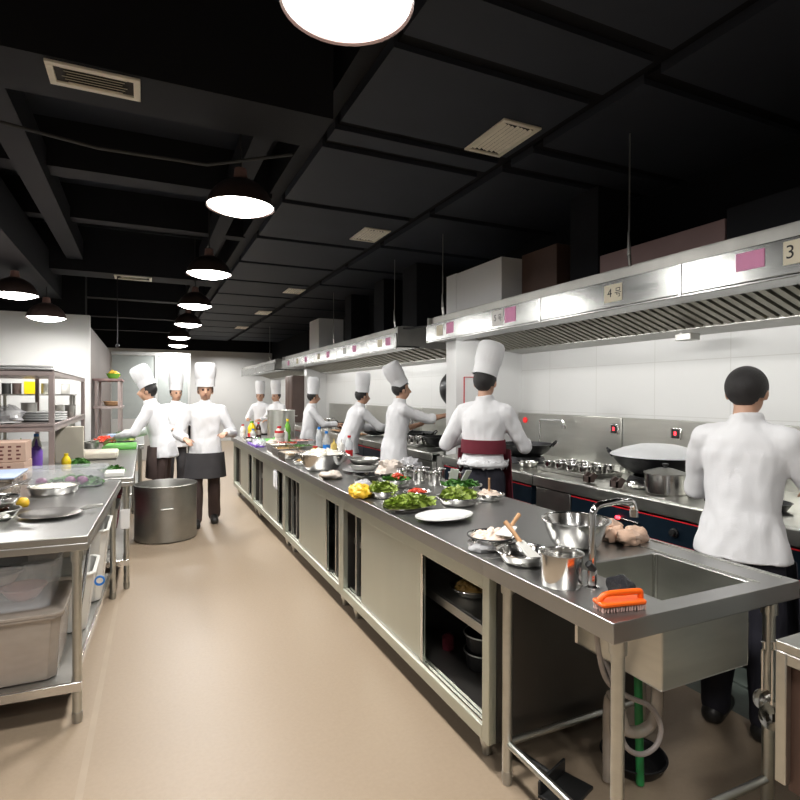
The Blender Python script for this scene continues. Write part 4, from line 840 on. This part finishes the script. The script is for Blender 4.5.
# on the second table
def carton(label, x, y, z, rz):
    t = thing('printed_carton', label, 'box', (x, y, z), rz, 'printed cartons on the second table')
    G().box((-.23, -.14, 0), (.23, .14, .135)).part('box', 'carton', t, bev=.004)
    q = random.Random(int(z*1000))
    for i in range(9):
        for j in range(4): 
            if q.random() < .75: G().box((-.20+i*.047, -.1412, .018+j*.027), (-.185+i*.047+q.random()*.012, -.14, .03+j*.027)).part('print_mark', 'carton_ink', t)
carton('lower printed carton on the second table at the left edge', -.98, 4.66, ZT, 0); carton('upper printed carton of the stack at the left edge', -.98, 4.66, ZT+.137, R(2))
G().box((-.64, 5.72, ZT), (-.23, 6.05, ZT+.075)).solo('white_board', 'cream_plastic', 'thick off white chopping board lying on the second table', 'chopping board', bev=.02)
G().box((-.42, 6.70, ZT), (-.085, 7.28, ZT+.03)).solo('green_board', 'green_plastic', 'large bright green chopping board on the second table', 'chopping board', bev=.006)
G().obox((-.60, 5.62, ZT+.16), (.22, .035, .32), Euler((.12, 0, 0)).to_matrix()).solo('upright_board', 'cream_plastic', 'cream chopping board standing upright under the rack', 'chopping board', bev=.006)
bottle('purple bottle standing under the rack', -.80, 5.3, .24, .045, 'purple', None, squeeze=True, group='bottles under the rack')
bottle('green and white bottle left of the purple one under the rack', -.93, 5.45, .24, .04, 'green_bottle', None, squeeze=True, group='bottles under the rack')
bottle('blue capped bottle behind the purple one under the rack', -.86, 5.7, .26, .04, 'white_plastic', 'blue', group='bottles under the rack')
bottle('small yellow bottle with yellow top before the upright board', -.56, 5.02, .14, .034, 'yellow_plastic', 'yellow_plastic', group='bottles under the rack')
G().box((-.27, 4.52, ZT), (-.14, 4.72, ZT+.03)).solo('white_box_lid', 'white_plastic', 'small white box lid at the near corner of the second table', 'tray', bev=.004)  # loose white box lid, modelled as a plain slab
heap('herb_bunch', 'bunch of green herbs beside the small white box lid', 'herbs', 'herb', -.23, 4.85, ZT+.004, .08, .03, 80, .026, seed=121, leafy=True)
heap('green_garnish', 'dark greens on the table under the rack post', 'herbs', 'herb', -.52, 5.35, ZT+.004, .10, .05, 90, .026, seed=122, leafy=True)
for i, (x, y, lb) in enumerate(((-.52, 6.75, 'first'), (-.58, 6.95, 'second'), (-.52, 7.1, 'third'), (-.64, 6.72, 'fourth'), (-.66, 7.1, 'fifth'))):
    pot('small steel tin beside the green board, %s of five' % lb, x, y, .05, .075, group='steel tins beside the green board', name='canister', m='steel_dull')
for i, (x, y, mt, nm, lb) in enumerate(((-.45, 7.75, 'tomato', 'red and orange vegetables', 'white platter of red vegetables beyond the green board'), (-.22, 7.8, 'lettuce', 'yellow green leaves', 'white platter of yellow green leaves beyond the green board'), (-.30, 8.5, 'herb', 'dark green herbs', 'white platter of dark green herbs on the third table'))):
    plate(lb, x, y, .15, group='platters on the third table', sy=.8)
    heap('platter_food', nm+' on the '+lb, 'vegetables', mt, x, y, ZT+.016, .12, .06, 90, .03, sy=.8, seed=130+i, leafy=i > 0)
G().box((-.45, 8.15, ZT), (-.12, 8.36, ZT+.07)).solo('blue_white_box', 'blue_lid', 'pale blue and white box on the third table', 'box', bev=.006)
G().box((-.28, 8.75, ZT), (-.06, 9.2, ZT+.08)).solo('white_box', 'white_plastic', 'white food box at the far end of the third table', 'box', bev=.006)
# rack standing on the second table
t = thing('over_shelf', 'pinkish grey two tier steel rack standing on the second table', 'rack', (-1.05, 6.3, ZT))
xa, xb_, ya, yb = -1.50, -.62, 4.88, 7.25
for x in (xa+.02, xb_-.02, -1.08):
    for y in (ya+.02, yb-.02): G().box((x-.019, y-.019, ZT), (x+.019, y+.019, 1.59)).part('post', 'rack_steel', t, True, .003)
for z, nm in ((1.585, 'top'), (1.165, 'low')):
    G().box((xa, ya, z), (xb_, yb, z+.012)).box((xa, ya, z-.03), (xb_, ya+.014, z+.03 if z < 1.3 else z+.012)).box((xb_-.014, ya+.014, z-.03), (xb_, yb, z+.03 if z < 1.3 else z+.012)).part('shelf', 'rack_steel', t, True, .003)
def stack_plate(label, x, y, z, r, sy=1., m='porcelain', n=1, group='plates on the rack'):
    if n > 1:
        for k in range(n):
            t = thing('platter', '%s, %s from the bottom' % (label, ('first', 'second', 'third', 'fourth')[k]), 'plate', (x, y, z+k*.021), 0, group)
            G().lathe([(0, 0), (r*.86, 0), (r*.97, .006), (r, .012), (r, .018), (r*.97, .0205), (r*.9, .016), (0, .014)], 44, sy=sy).part('dish', m, t)
        return
    for k in range(n): plate(label if n == 1 else '%s, %s from the bottom' % (label, ('first', 'second', 'third', 'fourth')[k]), x, y, r, z=z+k*.017, sy=sy, m=m, group=group)
stack_plate('oval white platter on top of the rack', -.86, 5.1, 1.598, .21, .7, n=2)
stack_plate('flat white platter on top of the rack, farther back', -1.3, 5.3, 1.598, .17, .8)
stack_plate('white platter on the lower shelf of the rack', -.80, 5.75, 1.18, .17, .8, n=4)
stack_plate('large white platter at the near edge of the lower rack shelf', -1.05, 5.12, 1.18, .18, .75)
crumple((-1.28, 5.25, 1.245), (.10, .09, .075), 140, .35).solo('white_bag', 'cloth_white', 'white bag on the lower rack shelf at the left edge', 'bag', 'bags on the rack')
crumple((-1.02, 5.45, 1.245), (.10, .09, .075), 145, .4).solo('white_bag', 'wrap', 'clear knotted bag on the lower rack shelf beside the steel jug', 'bag', 'bags on the rack')
pot('steel jug on the lower rack shelf', -.92, 5.75, .06, .16, z=1.178, group='pots on the rack', name='steel_jug', m='steel_dull')
pot('steel cup on the lower rack shelf behind the platters', -.78, 6.35, .055, .13, z=1.178, group='pots on the rack', name='steel_cup', m='steel')
pot('brownish steel cup at the far end of the lower rack shelf', -.72, 6.8, .05, .12, z=1.178, group='pots on the rack', name='steel_cup', m='steel_dull')
t = thing('inner_rack', 'narrow steel shelf standing behind the rack with small jars', 'rack', (-1.35, 7.7, ZT))
G().box((-1.5, 7.42, 1.40), (-.75, 7.75, 1.415)).part('shelf', 'steel', t, True)
for x in (-1.47, -.78):
    for y in (7.45, 7.72): G().box((x-.015, y-.015, ZT), (x+.015, y+.015, 1.40)).part('post', 'steel', t, True)
for i, (x, mt, lb) in enumerate(((-1.43, 'black_plastic', 'black jar on the inner shelf, leftmost'), (-1.33, 'fridge_brown', 'dark brown jar on the inner shelf beside the black one'), (-1.05, 'steel_dull', 'grey tin on the inner shelf'), (-.85, 'white_plastic', 'white tin on the inner shelf, rightmost'))):
    pot(lb, x, 7.58, .045, .12, z=1.416, m=mt, group='jars on the inner shelf', name='jar')
G().box((-1.25, 7.50, 1.416), (-1.12, 7.62, 1.56)).solo('yellow_box', 'yellow_plastic', 'bright yellow box on the inner shelf between the jars', 'box', bev=.004)
# far rack
t = thing('far_rack', 'far steel rack with reddish top shelf on the third table', 'rack', (-.42, 9.1, ZT))
for x in (-.60, -.32):
    for y in (8.55, 9.3): G().box((x-.018, y-.018, ZT), (x+.018, y+.018, 1.62)).part('post', 'rack_steel', t, True, .002)
for z in (1.60, 1.22): G().box((-.64, 8.5, z), (-.28, 9.34, z+.03)).part('shelf', 'duct_side' if z > 1.5 else 'rack_steel', t, True, .003)
bowl('green bowl on top of the far rack', -.40, 8.75, .09, .07, z=1.632, m='green_bottle', base=.5, name='green_bowl')
heap('yellow_fruit_heap', 'yellow fruit in the green bowl on the far rack', 'fruit', 'pepper_yellow', -.40, 8.75, 1.69, .075, .05, 20, .03, .9, seed=150)
bowl('brown basket on the middle shelf of the far rack', -.42, 8.8, .11, .06, z=1.252, m='wood', base=.7, name='basket', cat='basket')
# the aisle stock pot
t = thing('floor_stock_pot', 'big dull steel stock pot standing on the tan floor in the aisle', 'pot', (.19, 5.93, 0))
G().lathe([(0, 0), (.27, 0), (.285, .012), (.288, .525), (.294, .528), (.294, .538), (.285, .54), (.280, .53), (.277, .02), (0, .015)], 56).part('body', 'steel_dull', t)
for s_ in (-1, 1): G().tube([(s_*.05+.0, -.29, .33), (s_*.05, -.315, .335)], .008, 8).part('handle_mount', 'steel_dull', t)
G().tube([(-.05, -.315, .335), (.05, -.315, .335)], .008, 8).part('handle', 'steel_dull', t)
# ------------------------------------------------------------------ people
DG = bpy.context.evaluated_depsgraph_get
def skin_over(g, name, mats, vox, sm, fold=0., seed=0):
    me = g.mesh('tmp', mats); o = bpy.data.objects.new('tmp', me); col.objects.link(o)
    a = o.modifiers.new('r', 'REMESH'); a.mode = 'VOXEL'; a.voxel_size = vox; a.use_smooth_shade = True
    b = o.modifiers.new('s', 'SMOOTH'); b.iterations = sm; b.factor = .5
    bpy.context.view_layer.update()
    me2 = bpy.data.meshes.new_from_object(o.evaluated_get(DG())); me2.name = name
    bpy.data.objects.remove(o); bpy.data.meshes.remove(me)
    if fold:
        for v in me2.vertices:
            c = v.co; n = noise.noise(Vector((c.x*9+seed, c.y*9, c.z*5))) + .5*noise.noise(Vector((c.x*24, c.y*24+seed, c.z*13)))
            v.co = c + v.normal*fold*n
    me2.materials.clear()
    for k in (mats if isinstance(mats, (list, tuple)) else [mats]): me2.materials.append(M[k])
    for p in me2.polygons: p.use_smooth = True
    return me2
def link_part(me, name, parent, label=None):
    o = bpy.data.objects.new(name, me); col.objects.link(o); o.parent = parent
    if label: o['label'] = label
    return o
def ik(a, b, l1, l2, pole):
    a = Vector(a); b = Vector(b); d = b-a; L = min(d.length, (l1+l2)*.995); b = a + d.normalized()*L
    x = (l1*l1-l2*l2+L*L)/(2*L); h = math.sqrt(max(l1*l1-x*x, 0)); u = d.normalized(); p = Vector(pole); p = (p-u*p.dot(u)).normalized()
    return a+u*x+p*h, b
def person(label, x, y, rz, h=1.6, lean=0., wr=(.16, .38, 1.0), wl=(-.16, .38, 1.0), hyaw=0., hpitch=0., hat=(0., 0.), hem=.44, sleeve=1., legs='grey_cloth', apron=None, belt=None, step=0., vox=.009, hatw=1.):
    t = thing('person', label, 'person', (x, y, 0), rz, 'kitchen staff')
    piv = Vector((0, 0, .52*h)); Q = Matrix.Rotation(-lean, 3, 'X')
    U = lambda px, py, pz: Q @ (Vector((px*h, py*h, pz*h))-piv) + piv
    S = {1: U(.098, 0, .785), -1: U(-.098, 0, .785)}; W = {}; E = {}
    for s_, w in ((1, wr), (-1, wl)): E[s_], W[s_] = ik(S[s_], w, .178*h, .150*h, (s_*.6, -.35, -.9))
    HP = {s_: Vector((s_*.052*h, 0, .50*h)) for s_ in (1, -1)}
    KN = {s_: Vector((s_*.058*h, .018*h+s_*step*.55, .275*h)) for s_ in (1, -1)}
    AN = {s_: Vector((s_*.060*h, -.012*h+s_*step, .045*h)) for s_ in (1, -1)}
    hq = Q @ Matrix.Rotation(hyaw, 3, 'Z') @ Matrix.Rotation(-hpitch+lean*.5, 3, 'X')
    nk = U(0, .004, .835); hc = nk + hq @ Vector((0, .012*h, .088*h)); HQ = lambda a, b, c: hc + hq @ Vector((a*h, b*h, c*h))
    # one continuous body
    g = G()
    for s_ in (1, -1):
        g.caps(HP[s_], KN[s_], .038*h, .028*h); g.caps(KN[s_], AN[s_], .028*h, .020*h); g.caps(AN[s_], AN[s_]+Vector((0, .08*h, -.025*h)), .02*h, .016*h)
        g.caps(S[s_], E[s_], .030*h, .0235*h); g.caps(E[s_], W[s_], .0235*h, .0155*h); g.caps(U(s_*.03, 0, .79), S[s_], .026*h, .030*h)
    g.loft([(U(0, 0, z), rx*h, ry*h, Q) for z, rx, ry in ((.47, .060, .045), (.53, .072, .050), (.60, .070, .048), (.68, .078, .052), (.75, .086, .054), (.79, .070, .045), (.825, .034, .032))])
    g.caps(U(0, -.004, .82), nk+(hc-nk)*.55, .032*h, .030*h)
    g.ell(HQ(0, -.006, .012), (.046*h, .055*h, .052*h), hq, 20, 14); g.ell(HQ(0, .010, -.022), (.037*h, .042*h, .047*h), hq, 18, 12)
    g.caps(HQ(0, .052, .004), HQ(0, .062, -.016), .006*h, .0105*h, 8); g.ell(HQ(0, .048, -.033), (.017*h, .008*h, .007*h), hq, 10, 6)
    for s_ in (1, -1): g.ell(HQ(s_*.046, -.004, -.006), (.008*h, .014*h, .020*h), hq, 10, 8)
    for s_ in (1, -1):                                    # hands: palm, four fingers, thumb
        d = (W[s_]-E[s_]).normalized(); sd = d.cross(Vector((0, 0, 1))).normalized(); n = sd.cross(d); fr = Matrix((sd, d, n)).transposed()
        pc = W[s_]+d*.042
        g.ell(pc, (.040, .050, .017), fr, 14, 8)
        for k, ln in enumerate((.066, .076, .070, .054)):
            b0 = pc + d*.036 + sd*(-.028+.0187*k); b1 = b0 + (d*.94-n*.30).normalized()*ln*.52; b2 = b1 + (d*.55-n*.83).normalized()*ln*.5
            g.caps(b0, b1, .0100, .0092, 8); g.caps(b1, b2, .0092, .0078, 8)
        th0 = pc - sd*s_*.030 - d*.014; th1 = th0 + (d*.6-sd*s_*.75-n*.25).normalized()*.036; th2 = th1 + (d*.9-sd*s_*.2-n*.4).normalized()*.030
        g.caps(th0, th1, .0115, .0105, 8); g.caps(th1, th2, .0105, .0085, 8)
    me = skin_over(g, 'body', ['skin', 'eye', 'lip'], vox, 3)
    ey = [HQ(s_*.019, .047, .006) for s_ in (1, -1)]; mo = HQ(0, .055, -.033)
    for p in me.polygons:
        c = p.center
        if min((c-e).length for e in ey) < .0085*h: p.material_index = 1
        elif (hq.transposed() @ (c-mo)).z**2 < (.003*h)**2 and abs((hq.transposed() @ (c-mo)).x) < .011*h and (c-mo).length < .015*h: p.material_index = 2
    link_part(me, 'body', t)
    # hair
    hg = G().ell((0, 0, 0), (.0505*h, .0595*h, .0565*h), None, 60, 40); keep = []
    for i, p in enumerate(hg.v):
        keep.append(not (p[1] > .018*h and p[2] < .020*h) and p[2] > -.032*h - (.02*h if p[1] < -.02*h else 0))
    hg.f = [f for f in hg.f if all(keep[i] for i in f)]
    used = sorted({i for f in hg.f for i in f}); mp = {i: k for k, i in enumerate(used)}; hg.v = [tuple(HQ(0, -.006, .012) + hq @ Vector(hg.v[i])) for i in used]; hg.f = [tuple(mp[i] for i in f) for f in hg.f]
    hg.part('hair', 'hair', t, solid=.006)
    # jacket, trousers, shoes
    g = G()
    st = (.60-hem)
    zs = [(hem, .118, .098), (hem+.03, .114, .092), (.53, .107, .084), (.60, .093, .072), (.68, .097, .075), (.75, .104, .076), (.785, .098, .068), (.815, .070, .054), (.838, .043, .043), (.862, .040, .042)]
    g.loft([(U(0, 0, z) if z > .52 else Vector((0, 0, z*h)) + (U(0, 0, .52)-piv), rx*h, ry*h, Q if z > .52 else Matrix.Identity(3)) for z, rx, ry in zs], 32)
    for s_ in (1, -1):
        g.caps(U(s_*.045, 0, .80), S[s_], .040*h, .041*h); e2 = E[s_]; g.caps(S[s_], e2, .041*h, .034*h)
        g.caps(e2, e2 + (W[s_]-e2)*(.80*sleeve), .034*h, .029*h if sleeve > .5 else .035*h)
    link_part(skin_over(g, 'jacket', 'cloth_white', vox*1.1, 3, .013, x*7), 'jacket', t)
    g = G().loft([(Vector((0, 0, z*h)), rx*h, ry*h) for z, rx, ry in ((.44, .080, .062), (.50, .088, .064), (.56, .082, .058))])
    for s_ in (1, -1): g.caps(HP[s_], KN[s_], .050*h, .043*h); g.caps(KN[s_], AN[s_]+Vector((0, 0, .005)), .045*h, .040*h)
    link_part(skin_over(g, 'trousers', legs, vox*1.2, 4, .010, y*5), 'trousers', t)
    for s_ in (1, -1):
        g = G().caps(AN[s_]+Vector((0, -.018*h, -.022*h)), AN[s_]+Vector((0, .085*h, -.024*h)), .030*h, .027*h).ell(AN[s_]+Vector((0, .04*h, -.012*h)), (.028*h, .05*h, .028*h)); g.v = [(p[0], p[1], max(p[2], .002)) for p in g.v]
        link_part(skin_over(g, 'shoe', 'shoe', vox, 3), 'shoe', t)
    if apron:
        mt_, z0, z1 = apron; g = G(); n = 18
        for i in range(7):
            z = (z1+(z0-z1)*i/6)*h; rr = 1 + .12*i/6
            for k in range(n+1):
                a = .1 + (math.pi-.2)*k/n; w = .006*math.sin(a*7+i*.4)*i/6
                g.v.append((.124*h*rr*math.cos(a)*(1+w), (.106*h*rr+w)*math.sin(a), z))
        for i in range(6):
            for k in range(n): b = i*(n+1)+k; g.f.append((b, b+1, b+n+2, b+n+1))
        g.part('apron', mt_, t, solid=.004)
    if belt:
        mt_, z0, z1 = belt; g = G(); g.loft([(Vector((0, 0, z0*h)), .102*h, .082*h), (Vector((0, 0, (z0+z1)/2*h)), .104*h, .083*h), (Vector((0, 0, z1*h)), .101*h, .081*h)], 36); g.part('waistband', mt_, t, label='dark red waistband')
    if hat:
        hp, hr = hat; hb = HQ(0, -.006, .036); q2 = hq @ Matrix.Rotation(hp, 3, 'X') @ Matrix.Rotation(hr, 3, 'Y'); r_ = .056*h*hatw
        g = G().lathe([(r_*.985, -.01), (r_*1.01, -.01), (r_*1.02, .0), (r_*1.02, .07)], 40, c=hb, rot=q2); g.lathe([(r_*1.0, .07), (r_*1.09, .10), (r_*1.13, .17), (r_*1.10, .225), (r_*.95, .245), (r_*.5, .25), (0, .25)], 60, c=hb, rot=q2, wob=lambda a, zz: 1+.018*math.cos(20*a)*min(1, max(0, (.26-zz)*6)))
        g.part('chef_hat', 'cloth_white', t)
    return t
NV = .0085
person('chef with bare black hair and plain white coat, seen from behind near the sink', 2.32, 1.52, R(-72), 1.56, .05, (.20, .34, .98), (-.17, .36, .95), hat=None, legs='navy_cloth', apron=('navy_cloth', .25, .47), vox=NV, hem=.47)
person('cook with dark red waistband and tall hat, seen from behind before the white pier', 2.28, 3.45, R(-52), 1.64, .03, (.22, .36, 1.05), (-.26, .28, 1.08), hat=(-.25, .15), legs='navy_cloth', belt=('burgundy', .605, .665), apron=('burgundy', .30, .62), vox=NV, hem=.55, hatw=1.)
person('chef in profile reaching a bare forearm over the range, tall hat tilted back', 2.38, 5.28, R(-93), 1.60, .12, (.10, .55, 1.20), (-.18, .40, 1.10), hpitch=-.1, hat=(.5, 0.), sleeve=.25, legs='grey_cloth', vox=NV)
person('chef with tall upright hat leaning far over the middle range', 2.30, 6.55, R(-85), 1.56, .38, (.18, .58, 1.0), (-.14, .55, .98), hpitch=-.1, hat=(.05, .0), vox=.01, legs='navy_cloth')
person('chef with straight tall hat and navy apron, before the brown range edge', 2.22, 8.05, R(-100), 1.50, .10, (.14, .42, .98), (-.14, .42, .95), hyaw=.15, hat=(0, 0), legs='navy_cloth', apron=('navy_cloth', .2, .5), vox=.01)
person('far chef beside the stock pot, right one of the pair under the hood end', 2.27, 10.3, R(120), 1.50, .08, (.14, .34, .95), (-.14, .34, .95), hat=(0, 0), vox=.011)
person('far chef, left one of the pair under the hood end', 2.08, 11.0, R(150), 1.50, .05, (.14, .34, .95), (-.14, .34, .95), hat=(0, 0), vox=.011)
person('chef facing the camera, walking along the aisle with dark trousers', .60, 6.35, R(176), 1.58, .03, (.20, .22, .95), (-.20, .22, 1.0), hat=(-.05, 0), legs='brown_cloth', step=.10, vox=NV, hatw=1.12, apron=('grey_cloth', .33, .5))
person('chef bending over the left prep table behind the big stock pot, hat tilted forward', .20, 6.85, R(72), 1.60, .30, (.16, .46, .93), (-.16, .48, .93), hyaw=.1, hpitch=-.1, hat=(-.45, .1), legs='brown_cloth', apron=('brown_cloth', .3, .52), vox=NV, hatw=1.05)
person('chef standing behind the walking one, half hidden in the aisle', .38, 8.3, R(200), 1.55, .05, (.16, .36, .95), (-.16, .36, .95), hat=(0, 0), legs='grey_cloth', vox=.011)

# ------------------------------------------------------------------ light, world, view
w = bpy.data.worlds.new('world'); sc.world = w; w.use_nodes = True
w.node_tree.nodes['Background'].inputs[0].default_value = (.9, .95, 1, 1); w.node_tree.nodes['Background'].inputs[1].default_value = .2
vs = sc.view_settings
sc.display_settings.display_device = 'sRGB'; vs.view_transform = 'Standard'; vs.look = 'None'; vs.gamma = 1; vs.use_curve_mapping = False; vs.exposure = EXPO
cy = sc.cycles
cy.use_denoising = True; cy.max_bounces = 7; cy.diffuse_bounces = 4; cy.glossy_bounces = 4; cy.transparent_max_bounces = 12; cy.sample_clamp_indirect = 6; cy.caustics_reflective = False; cy.caustics_refractive = False
